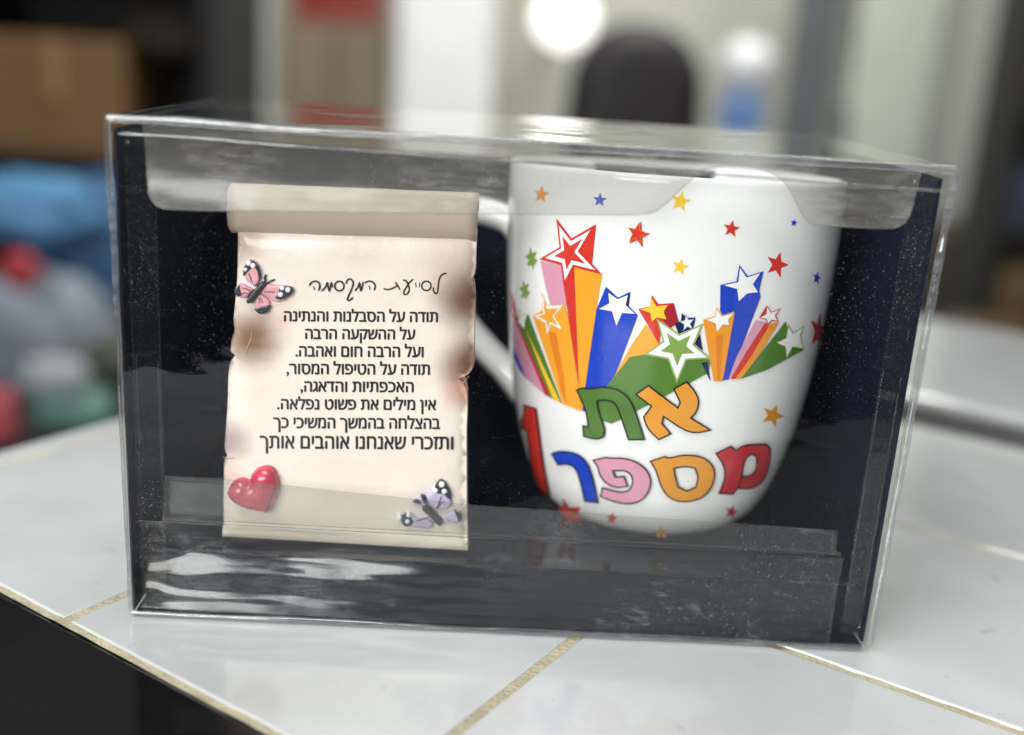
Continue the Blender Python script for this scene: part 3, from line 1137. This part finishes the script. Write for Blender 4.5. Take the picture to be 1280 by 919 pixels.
# printed verse
LINES = [("תודה על הסבלנות והנתינה", 355.5, 547, 402, 389.5), ("על ההשקעה הרבה", 382, 518.7, 424, 411.5), ("ועל הרבה חום ואהבה.", 369.8, 529, 446, 433),
         ("תודה על הטיפול המסור,", 358.6, 537, 468, 455), ("האכפתיות והדאגה,", 376, 516.7, 489.8, 477), ("אין מילים את פשוט נפלאה.", 347, 544.7, 512, 499.3),
         ("בהצלחה בהמשך המשיכי כך", 342, 549.5, 535.5, 522.4), ("ותזכרי שאנחנו אוהבים אותך", 325, 566, 561, 545.2)]
dg = bpy.context.evaluated_depsgraph_get()
for txt, x0, x1, yb, yt in LINES:
    cu = bpy.data.curves.new("verse", 'FONT')
    cu.body = txt[::-1]
    cu.resolution_u = 3
    cu.fill_mode = 'NONE'
    to = bpy.data.objects.new("verse", cu)
    COL.objects.link(to)
    dg.update()
    me = bpy.data.meshes.new_from_object(to.evaluated_get(dg))
    bpy.data.objects.remove(to)
    co_ = [(v.co.x, v.co.y) for v in me.vertices]
    nb = {}
    for e in me.edges:
        a, b_ = e.vertices
        nb.setdefault(a, []).append(b_)
        nb.setdefault(b_, []).append(a)
    bpy.data.meshes.remove(me)
    seen, loops = set(), []
    for v0 in range(len(co_)):
        if v0 in seen or v0 not in nb:
            continue
        lp, cur, prev = [], v0, None
        while cur not in seen:
            seen.add(cur)
            lp.append(cur)
            nx_ = [q for q in nb[cur] if q != prev and q not in seen]
            prev = cur
            if not nx_:
                break
            # splines keep their point order: follow the next index first
            cur = cur+1 if cur+1 in nx_ else nx_[0]
        if len(lp) > 2:
            loops.append([co_[q] for q in lp])
    V2, fs = fill_glyphs(loops)
    vs = [Vector((p[0], p[1], 0)) for p in V2]
    ax, bx = min(v.x for v in vs), max(v.x for v in vs)
    cap = .60           # Hebrew letter height of this face
    tilt = .006*(x1-x0)
    P = []
    # print spread: the same strokes laid a hair apart give the heavy face
    FF = []
    for k, (dx, dy) in enumerate(((-.6, 0), (.6, 0), (0, -.35), (0, .35))):
        for v in vs:
            t = (v.x-ax)/(bx-ax)
            P.append(on_plaque(x0+t*(x1-x0)+dx, yb+tilt*(t-.5)-(v.y/cap)*(yb-yt)+dy, k*.35))
        FF += [[k*len(vs)+i for i in f] for f in fs]
    build("verse_line", P, FF, M['text'], plq)
# handwritten heading
H = [[(1205, 72), (1170, 85), (1147, 118), (1138, 180), (1132, 225), (1115, 236), (1100, 215), (1100, 188)],
     [(1043+37*math.cos(a), 175+37*math.sin(a)) for a in lin(0, 2*PI, 20)],
     [(990, 148), (986, 187)], [(955, 150), (962, 187)],
     [(938, 122), (905, 150), (880, 190), (862, 220), (868, 243), (892, 236), (906, 205), (898, 165), (880, 135), (855, 128)],
     [(793, 145), (815, 175), (832, 206)], [(812, 170), (775, 193), (735, 204), (700, 196)],
     [(550, 152), (580, 137), (615, 145), (633, 172), (626, 212)], [(585, 172), (592, 205)],
     [(470, 215), (495, 185), (508, 152), (513, 185), (520, 212), (532, 172), (538, 140)],
     [(400, 158), (412, 127), (438, 120), (458, 150), (445, 200), (422, 250), (412, 284), (430, 289), (458, 265)],
     [(347+37*math.cos(a), 175+38*math.sin(a)) for a in lin(0, 2*PI, 20)],
     [(288, 148), (292, 190)],
     [(205, 215), (235, 185), (250, 150), (258, 185), (266, 212), (277, 175), (283, 143)],
     [(105, 172), (130, 143), (170, 138), (191, 168), (182, 212)], [(140, 175), (150, 207)]]
D = Decal(on_plaque, 3)
for k, st in enumerate(H):
    p = [(370+x/6.4, 330+y/6.4) for x, y in st]
    if len(p) > 2:
        p = [tuple(q) for q in catmull(p, 4)]
    D.line(p, 2.0, M['text'], k*.3, taper=True)
D.done("heading", plq, "handwritten heading at the top of the verse")
# hairline crack
D = Decal(on_plaque, 3)
D.line([(315, 414), (313.5, 424), (309, 435), (305.5, 442)], .9, M['roll'], 0, taper=True)
D.done("crack", plq)
paint("crack_brown", (.30, .22, .16), .7)  # dark brown for the crack lines
for pts, w in (([(278.5, 571), (284, 573.5), (293, 572.5)], 1.2), ([(572, 477), (578, 480), (586, 470)], 1.0)):
    D = Decal(on_plaque, 3)
    D.line(pts, w, bpy.data.materials["crack_brown"], 0, taper=True)
    D.done("crack", plq)


def relief(name, loops, mat, parent, base, height, step=2.0, dome=None, label=None):
    """raised cast shape on the plaque face: height profile rises from its rim"""
    if not isinstance(loops[0][0], (tuple, list)):
        loops = [loops]
    Vv, Ff_ = fill(loops, step)
    rim = [p for l in loops for p in dens(l, step)]
    P = []
    w = dome or 3.0
    for x, y in Vv:
        d = min(math.hypot(x-a, y-b_) for a, b_ in rim)
        t = min(1, d/w)
        hgt = base+height*(math.sqrt(max(0, 1-(1-t)**2)) if d > 1e-4 else 0)
        p = at(x, y, PY)
        p.y -= hgt
        P.append(p)
    k = len(P)
    Ff_ = [list(f) for f in Ff_]
    for f in Ff_:
        a, b_, c = P[f[0]], P[f[1]], P[f[2]]
        if (b_-a).cross(c-a).y > 0:
            f.reverse()
    # side wall down to the face
    for l in loops:
        dl = dens(l, step)
        s_ = len(P)
        for x, y in dl:
            p = at(x, y, PY)
            q = p.copy()
            p.y -= base
            q.y += .0018
            P += [p, q]
        for i in range(len(dl)):
            j = (i+1) % len(dl)
            Ff_.append([s_+2*i, s_+2*j, s_+2*j+1, s_+2*i+1])
    return build(name, P, Ff_, mat, parent, True, label=label)


M['heart'] = paint("heart_red", (.56, .035, .075), rough=.25, var=.1, scale=90, coat=.5)
hc = [(395, 365), (405, 320), (425, 280), (475, 225), (530, 202), (590, 192), (650, 203), (695, 250), (722, 320), (738, 400), (725, 470), (700, 545), (665, 640), (635, 705), (610, 725), (550, 720), (450, 700), (340, 672), (250, 635), (185, 580), (145, 520), (148, 455), (180, 405), (230, 355), (300, 333), (355, 343)]
hp = smooth_loop([(270+x/9.19, 560+y/9.19) for x, y in hc], 60, 1)
relief("heart", hp, M['heart'], plq, .0004, .0034, 2.2, 17, "red puffed heart at the lower left")

M['wingpink'] = paint("butterfly_pink", (.74, .37, .41), rough=.4, var=.3, scale=260)
M['wingviolet'] = paint("butterfly_violet", (.52, .47, .62), rough=.4, var=.2, scale=260)
M['bfblack'] = paint("butterfly_black", (.038, .043, .050), rough=.3, var=.4, scale=200)
M['bfwhite'] = paint("butterfly_white", (.85, .87, .88), rough=.3, var=.03)


def bfly(ox, oy, sc, wings, darks, spots, veins, bodypts, bw, ants, wing_mat, label):
    f = lambda p: (ox+p[0]/sc, oy+p[1]/sc)
    d = Decal(on_plaque, 3)
    bl = [f(p) for p in bodypts]
    V_, F_ = stroke(bl, bw/sc)
    hull = [V_[2*i] for i in range(len(bl))]+[V_[2*i+1] for i in reversed(range(len(bl)))]
    body = relief("butterfly", smooth_loop(hull, 100, 2), M['bfblack'], plq, .0010, .0010, 1.2, 2.0, label)
    for w in wings:
        relief("wing", smooth_loop([f(p) for p in w], 70, 2), wing_mat, body, .0005, .0006, 1.6, 3.0)
    for w in darks:
        relief("wing_tip", smooth_loop([f(p) for p in w], 80, 1), M['bfblack'], body, .00118, .0001, 1.6, 1.5)
    for x, y, r in spots:
        c = f((x, y))
        relief("spot", [(c[0]+r/sc*math.cos(a), c[1]+r/sc*math.sin(a)) for a in lin(0, 2*PI, 14)[:-1]], M['bfwhite'], body, .0013, .0003, 1.2, 1.5)
    for v in veins:
        Vv, Fv = stroke([f(p) for p in v], 12/sc, taper=True)
        P = []
        for x, y in Vv:
            p = at(x, y, PY)
            p.y -= .00122
            P.append(p)
        build("vein", P, Fv, M['bfblack'], body)
    for a in ants:
        pts = [f(p) for p in a]
        Vv, Fv = stroke(pts, 18/sc)
        hull = [Vv[2*i] for i in range(len(pts))]+[Vv[2*i+1] for i in reversed(range(len(pts)))]
        relief("antenna", hull, M['bfblack'], body, .0006, .0003, 1.2, 1.0)


bfly(280, 310, 10.21,
     [[(262, 360), (262, 250), (325, 145), (400, 155), (450, 230), (472, 330), (462, 430), (405, 490), (330, 440)],
      [(490, 500), (560, 450), (650, 470), (740, 462), (850, 480), (895, 525), (855, 605), (760, 670), (640, 690), (560, 620), (480, 570)],
      [(380, 530), (225, 440), (165, 475), (135, 550), (190, 625), (280, 640), (330, 600)],
      [(450, 590), (400, 680), (395, 780), (470, 840), (555, 810), (605, 730), (575, 650), (500, 590)]],
     [[(258, 355), (258, 250), (322, 142), (400, 158), (455, 240), (475, 340), (460, 400), (440, 290), (395, 215), (320, 290)],
      [(660, 625), (710, 560), (720, 480), (790, 470), (870, 490), (897, 530), (850, 595), (740, 650), (690, 640)],
      [(215, 462), (165, 485), (138, 550), (190, 615), (240, 570), (215, 520)],
      [(395, 770), (480, 730), (590, 712), (600, 740), (550, 812), (470, 838)]],
     [(330, 185, 32), (385, 215, 33), (290, 265, 24), (755, 500, 30), (828, 522, 33), (735, 582, 33)],
     [[(375, 430), (350, 370), (330, 310)], [(520, 548), (590, 548), (665, 550)], [(370, 545), (300, 510), (235, 495)], [(455, 620), (470, 690)], [(470, 610), (510, 690)], [(340, 570), (270, 560), (215, 600)]],
     [(535, 432), (480, 480), (400, 570), (310, 690)], 72,
     [[(530, 425), (520, 380), (535, 335)], [(550, 445), (600, 415), (645, 400)]], M['wingpink'], "pink butterfly at the upper left")
bfly(480, 580, 7.658,
     [[(400, 300), (470, 250), (560, 262), (640, 320), (655, 380), (600, 430), (510, 430), (430, 380)],
      [(265, 345), (310, 315), (380, 300), (420, 370), (390, 400), (300, 380)],
      [(150, 480), (190, 450), (260, 460), (330, 520), (420, 520), (480, 560), (440, 620), (330, 600), (200, 590)],
      [(570, 480), (620, 460), (690, 430), (750, 470), (745, 520), (700, 560), (600, 540)]],
     [[(482, 210), (515, 152), (560, 138), (605, 185), (642, 265), (645, 320), (615, 320), (575, 262), (500, 270)],
      [(275, 345), (310, 318), (350, 335), (370, 365), (320, 362)], [(352, 285), (398, 290), (412, 365), (380, 362)],
      [(150, 500), (190, 455), (240, 460), (290, 540), (240, 585), (190, 575)], [(675, 432), (750, 465), (745, 530), (715, 535), (695, 480)]],
     [(555, 178, 29), (495, 238, 24), (580, 245, 25), (152, 500, 22), (238, 472, 22), (228, 532, 22)],
     [[(505, 420), (530, 350), (555, 295)], [(505, 420), (545, 360), (575, 340)], [(310, 530), (370, 510), (430, 490)]],
     [(375, 390), (440, 440), (500, 510), (560, 560)], 62, [], M['wingviolet'], "violet butterfly at the lower right")

# ------------------------------------------------------------------ blurred shop behind
def bg_block(name, x0, y0, x1, y1, Y, depth, mat, label, cat, z0=None, z1=None, bev=.01, parent=None):
    a, b_ = at(x0, y1, Y), at(x1, y0, Y)
    lo = a.z if z0 is None else z0
    hi = b_.z if z1 is None else z1
    bm = box_bm(a.x, b_.x, Y, Y+depth, lo, hi, bev, 2)
    if parent:
        return bm_out(name, bm, mat, parent)
    o = bm_out(name, bm, mat, None, False, label, ((a.x+b_.x)/2, Y+depth/2, lo))
    tag(o, label, cat)
    return o


def P(n, c, r=.6, v=.15, s=6, **k):
    if n not in M:
        M[n] = paint(n, c, r, v, s, **k)
    return M[n]


dark = P("dark_shelf_paint", (.012, .012, .012), .7)
# dark shelving on the left with a carton on it
Ys = 1.9
a, b_ = at(-90, 0, Ys), at(262, 0, Ys)
sh = empty("shelf_unit", ((a.x+b_.x)/2, Ys, -.9), "black shelving unit on the left with a brown carton on it", "shelf")
bm_out("back_panel", box_bm(a.x, b_.x, Ys+.40, Ys+.42, -.9, 1.2), dark, sh)
for xx in (a.x, b_.x):
    bm_out("upright", box_bm(xx-.02, xx+.02, Ys, Ys+.40, -.9, 1.2, .004), dark, sh)
zs_ = at(80, 182, Ys).z
for zz in (zs_-.52, zs_-.02, zs_+.36):
    bm_out("board", box_bm(a.x+.021, b_.x-.021, Ys, Ys+.39, zz-.02, zz, .003), dark, sh)
cart = empty("carton", (at(70, 0, Ys).x, Ys+.15, zs_-.02), "brown cardboard carton on the black shelf", "carton")
bg_block("carton_body", -40, 52, 152, 182, Ys+.02, .28, P("brown_cardboard", (.19, .105, .035), .8), None, None, z0=zs_-.0195, parent=cart)
bg_block("tape", 50, 48, 74, 50, Ys+.015, .29, P("brown_tape", (.30, .17, .06), .4), None, None, z0=at(0, 58, Ys).z-.1, z1=at(60, 51, Ys).z+.004, parent=cart)

# low dark table with bags in front of the shelf
Yt = 1.15
zt = at(60, 545, Yt).z
tb = empty("side_table", (at(20, 500, Yt).x, Yt+.2, -.9), "low black table carrying blue and grey bags on the left", "table")
a, b_ = at(-180, 500, Yt), at(215, 500, Yt)
bm_out("table_top", box_bm(a.x, b_.x, Yt-.15, Yt+.55, zt-.03, zt, .004), dark, tb)
for xx in (a.x+.03, b_.x-.06):
    for yy in (Yt-.12, Yt+.48):
        bm_out("leg", box_bm(xx, xx+.04, yy, yy+.04, -.9, zt-.031, .003), dark, tb)


def lump(name, px, py, rx, ry, Y, mat, label, cat, amp=.15, dz=None, seed=0, sq=1.0):
    c = at(px, py, Y)
    sx = (at(px+rx, py, Y)-c).length
    sz = (at(px, py-ry, Y)-c).length
    bm = bmesh.new()
    bmesh.ops.create_icosphere(bm, subdivisions=4, radius=1)
    for v in bm.verts:
        d = v.co.normalized()
        k = 1+amp*noise.noise(d*2.2+Vector((seed, 0, 0)))+amp*.5*noise.noise(d*5+Vector((0, seed, 0)))
        q = Vector([math.copysign(abs(t)**sq, t) for t in d])*k
        v.co = Vector((c.x+q.x*sx, c.y+q.y*(dz or sx*.6), c.z+q.z*sz))
    o = bm_out(name, bm, mat, None, True, label, (c.x, c.y, c.z-sz))
    tag(o, label, cat)
    return o


lump("plastic_bag", 118, 330, 75, 105, 1.50, P("deep_blue_plastic", (.028, .10, .22), .5), "tall deep blue plastic bag behind the pale blue bag", "bag", .2, seed=3, sq=.7)
lump("plastic_bag", 40, 262, 80, 42, 1.42, P("pale_blue_plastic", (.09, .25, .44), .5), "bright blue plastic bag heaped on the left", "bag", .2, seed=5, sq=.8)
lump("ball", 24, 338, 27, 24, 1.25, P("red_rubber", (.34, .02, .03), .4), "round red ball in front of the blue bag", "ball", .03)
lump("plastic_bag", 50, 425, 95, 90, 1.38, P("grey_plastic", (.22, .25, .29), .5), "grey plastic bag beneath the red ball", "bag", .2, seed=9, sq=.8)
lump("pouch", 92, 508, 46, 22, 1.12, P("green_cloth", (.13, .27, .22), .6), "flat sea green pouch at the table edge", "pouch", .15, seed=2, sq=.7)
lump("pouch", 2, 520, 22, 32, 1.10, P("coral_cloth", (.45, .08, .10), .6), "coral red pouch beside the green pouch", "pouch", .15, seed=6, sq=.7)
lump("pouch", 135, 470, 60, 50, 1.35, P("olive_cloth", (.05, .055, .035), .7), "dark olive pouch behind the green pouch", "pouch", .2, seed=8, sq=.8)

# columns, cupboard, chair, lamp, bottle, post, door, rack
def column(px, w, Y, mat, label, capital=True):
    c = at(px, 80, Y)
    r = (at(px+w/2, 80, Y)-c).length
    root = empty("column", (c.x, Y, -.9), label, "column")
    bm_out("shaft", box_bm(c.x-r, c.x+r, Y-r, Y+r, -.78, 2.1, r*.25, 3), mat, root)
    bm_out("plinth", box_bm(c.x-r*1.12, c.x+r*1.12, Y-r*1.12, Y+r*1.12, -.9, -.781, .01), mat, root)


column(306, 82, 3.0, P("pale_grey_paint", (.62, .65, .60), .6), "pale grey square column between the black shelf and the beige cupboard")
column(556, 122, 2.7, P("white_paint", (.92, .92, .88), .5), "wide white square column right of the beige cupboard")
cup = empty("cupboard", (at(408, 80, 3.1).x, 3.3, -.9), "beige cupboard between two pale columns", "cupboard")
bg_block("cupboard_body", 350, 32, 488, 200, 3.1, .4, P("beige_wood", (.40, .31, .21), .6), None, None, z0=-.9, parent=cup)
bg_block("door", 355, 40, 416, 190, 3.08, .018, P("beige_door", (.44, .36, .26), .5), None, None, z0=-.8, parent=cup)
bg_block("door", 420, 40, 482, 190, 3.08, .018, P("beige_door", (.44, .36, .26), .5), None, None, z0=-.8, parent=cup)
ct = at(420, 32, 3.1)
rc_ = empty("crate", (ct.x, 3.3, ct.z), "red plastic crate on top of the beige cupboard", "crate")
bg_block("crate_body", 366, -45, 474, 32, 3.12, .3, P("red_plastic", (.48, .07, .045), .4), None, None, z0=ct.z+.001, parent=rc_)
bg_block("rim", 360, -52, 480, -40, 3.11, .32, P("red_plastic", (.48, .07, .045), .4), None, None, parent=rc_)

# globe lamp
lc = at(706, 22, 2.9)
lr = (at(742, 22, 2.9)-lc).length
lm, lnt, lp_ = nt_mat("lamp_glow")
lp_.inputs["Emission Color"].default_value = (1, .97, .9, 1)
lp_.inputs["Emission Strength"].default_value = 1.7
lamp = empty("wall_lamp", lc, "glowing round white lamp above the dark chair", "lamp")
bm = bmesh.new()
bmesh.ops.create_uvsphere(bm, u_segments=32, v_segments=16, radius=lr*1.05)
for v in bm.verts:
    v.co += lc
bm_out("globe", bm, lm, lamp, True)
bm = bmesh.new()
bmesh.ops.create_cone(bm, cap_ends=True, segments=24, radius1=.02, radius2=.02, depth=3.6-lc.y-lr)
for v in bm.verts:
    v.co = Vector((v.co.x+lc.x, v.co.z+(3.6+lc.y+lr)/2, v.co.y+lc.z))
bm_out("bracket", bm, P("white_metal", (.7, .7, .68), .4), lamp)

# dark high-backed chair
Yc = 2.2
ccx = at(790, 160, Yc)
chair = empty("chair", (ccx.x, Yc, -.9), "black round-topped chair back under the glowing lamp", "chair")
cb = P("black_leather", (.012, .009, .010), .55)
hw = (at(876, 160, Yc)-ccx).length
zt_, zb_ = at(790, 26, Yc).z, -.42
outl_ = []
for k in range(25):
    a = PI*k/24
    outl_.append((hw*.96*math.cos(a), zt_-hw*.95+hw*.95*math.sin(a)))
outl_ += [(-hw, zt_-hw*1.6), (-hw*.9, zb_), (hw*.9, zb_), (hw, zt_-hw*1.6)]
Vv, Ff_ = fill([outl_], .03)
V, F = [], []
rim = dens(outl_, .03)
for sgn in (-1, 1):
    s_ = len(V)
    for x, z in Vv:
        d = min(math.hypot(x-p[0], z-p[1]) for p in rim)
        t = min(1, d/.06)
        V.append((ccx.x+x, Yc+sgn*(.02+.035*math.sqrt(1-(1-t)**2)), z))
    F += [[s_+i for i in f] for f in Ff_]
s_ = len(V)
for x, z in rim:
    V += [(ccx.x+x, Yc-.02, z), (ccx.x+x, Yc+.02, z)]
for i in range(len(rim)):
    j = (i+1) % len(rim)
    F.append([s_+2*i, s_+2*j, s_+2*j+1, s_+2*i+1])
build("backrest", V, F, cb, chair, True)
bm_out("seat", box_bm(ccx.x-hw, ccx.x+hw, Yc-.42, Yc+.04, -.50, -.43, .025, 3), cb, chair)
bm_out("stem", box_bm(ccx.x-.03, ccx.x+.03, Yc-.22, Yc-.16, -.84, -.501, .01), cb, chair)
for k in range(5):
    a = 2*PI*k/5+.3
    bm = box_bm(0, .28, -.02, .02, -.885, -.85, .006)
    bmesh.ops.rotate(bm, verts=bm.verts[:], cent=(0, 0, 0), matrix=Matrix.Rotation(a, 3, 'Z'))
    bmesh.ops.translate(bm, verts=bm.verts[:], vec=(ccx.x, Yc-.19, 0))
    bm_out("leg", bm, cb, chair)

# white metal cabinet carrying a bottle
Yb = 2.5
zb0 = at(926, 172, Yb).z
cab = empty("cabinet", (at(926, 150, Yb).x, Yb, -.9), "pale cabinet carrying a blue bottle", "cabinet")
bg_block("cabinet_body", 880, 170, 975, 300, Yb-.12, .4, P("pale_metal", (.62, .64, .62), .4), None, None, z0=-.9, z1=zb0, parent=cab)
bg_block("door", 884, 190, 971, 300, Yb-.135, .014, P("pale_metal", (.62, .64, .62), .4), None, None, z0=-.8, z1=zb0-.03, parent=cab)
bc = at(926, 140, Yb)
bt = empty("bottle", (bc.x, Yb, zb0), "blue bottle with round white cap on the pale cabinet", "bottle")


def lathe(name, cx, cy, prof, mat, parent, seg=32):
    V, F = [], []
    for r, z in prof:
        for k in range(seg):
            a = 2*PI*k/seg
            V.append((cx+r*math.cos(a), cy+r*math.sin(a), z))
    for i in range(len(prof)-1):
        for k in range(seg):
            F.append([i*seg+k, i*seg+(k+1) % seg, (i+1)*seg+(k+1) % seg, (i+1)*seg+k])
    return build(name, V, F, mat, parent, True)


br = (at(953, 140, Yb)-bc).length
zc1, zc2, zc3 = at(926, 112, Yb).z, at(926, 104, Yb).z, at(926, 48, Yb).z
lathe("bottle_body", bc.x, Yb, [(.001, zb0+.001), (br*.95, zb0+.001), (br, zb0+.01), (br, zc1-.02), (br*.7, zc1)], P("blue_bottle_plastic", (.10, .19, .40), .3), bt)
lathe("cap", bc.x, Yb, [(br*.72, zc1), (br*1.05, zc2+.01), (br*1.22, (zc2+zc3)/2), (br*1.0, zc3-.02), (br*.5, zc3), (.001, zc3+.003)], P("white_cap_plastic", (.85, .86, .88), .3), bt)

pc = at(1012, 80, 2.9)
pr = (at(1036, 80, 2.9)-pc).length
po = bm_out("door_post", box_bm(pc.x-pr, pc.x+pr, 2.85, 2.95, -.9, 2.1, .008), P("grey_metal", (.13, .14, .145), .45), None, False, "x", (pc.x, 2.9, -.9))
tag(po, "dark grey metal post between the bottle and the pale door", "post")
door = empty("sliding_door", (at(1120, 80, 3.0).x, 3.0, -.9), "pale green-white door panel right of the grey post", "door")
bg_block("panel", 1037, -200, 1216, 300, 3.0, .04, P("pale_green_paint", (.60, .64, .55), .5), None, None, z0=-.9, z1=1.9, parent=door)
hx = at(1060, 100, 2.98)
bm_out("door_handle", box_bm(hx.x-.012, hx.x+.012, 2.96, 2.998, -.12, .06, .004), P("grey_metal", (.13, .14, .145), .45), door)

Yr = 1.9
a, b_ = at(1258, 200, Yr), at(1450, 200, Yr)
rk = empty("storage_rack", ((a.x+b_.x)/2, Yr, -.9), "dark storage rack with small goods at the right edge", "rack")
bm_out("back_panel", box_bm(a.x, b_.x, Yr+.12, Yr+.135, -.9, 1.5), P("rack_dark", (.03, .028, .025), .6), rk)
for xx in (a.x, b_.x):
    bm_out("upright", box_bm(xx-.02, xx+.02, Yr, Yr+.118, -.9, 1.5, .004), P("rack_dark", (.03, .028, .025), .6), rk)
for py in (130, 285, 405):
    zz = at(1260, py, Yr).z
    bm_out("board", box_bm(a.x+.021, b_.x-.021, Yr, Yr+.115, zz-.02, zz, .003), P("rack_dark", (.03, .028, .025), .6), rk)
lump("tin", 1275, 92, 26, 36, Yr+.06, P("brown_tin_paint", (.12, .075, .05), .5), "brown tin on the upper board of the dark rack", "tin", .05, sq=.5)
lump("jar", 1276, 245, 26, 38, Yr+.06, P("slate_blue_glaze", (.06, .08, .12), .4), "slate blue jar on the middle board of the dark rack", "jar", .05, sq=.5)
lump("basket", 1278, 365, 44, 38, Yr+.06, P("tan_wicker", (.15, .10, .045), .7), "tan basket on the lower board of the dark rack", "basket", .08, sq=.5)
lump("sack", 1175, 350, 48, 75, 2.3, P("brown_sacking", (.06, .05, .035), .8), "dark brown sack beside the rack foot", "sack", .12, sq=.6, seed=4)

# second white worktop beyond the dark gap
wt = empty("worktop", uv(.28, .50, -.9), "white worktop standing behind the tiled counter", "worktop")
slab("worktop_top", -.30, .75, .306, .49, -.005, .001, M['tile'], wt, .002)
slab("worktop_base", -.28, .73, .307, .48, -.9, -.0055, P("grey_base", (.12, .12, .12), .6), wt)
# base of the tiled counter
slab("counter_base", U_LEFT+.02, U_RIGHT-.02, V_EDGE-.15, V_FAR-.02, -.9, -.061, P("grey_base", (.12, .12, .12), .6), top)

# more goods in the depth
lump("sack", 205, 45, 46, 26, 2.15, P("umber_sacking", (.07, .045, .03), .8), "small umber sack high on the black shelf beside the carton", "sack", .15, seed=11, sq=.6)
lump("basin", 1235, 415, 60, 14, 1.5, P("brown_enamel", (.09, .05, .025), .5), "shallow brown basin before the dark rack", "basin", .05, sq=.6, seed=12)
lump("towel", 70, 470, 40, 22, 1.10, P("pale_towel", (.34, .36, .38), .9), "pale grey towel between the grey bag and the green pouch", "towel", .25, sq=.8, seed=13)
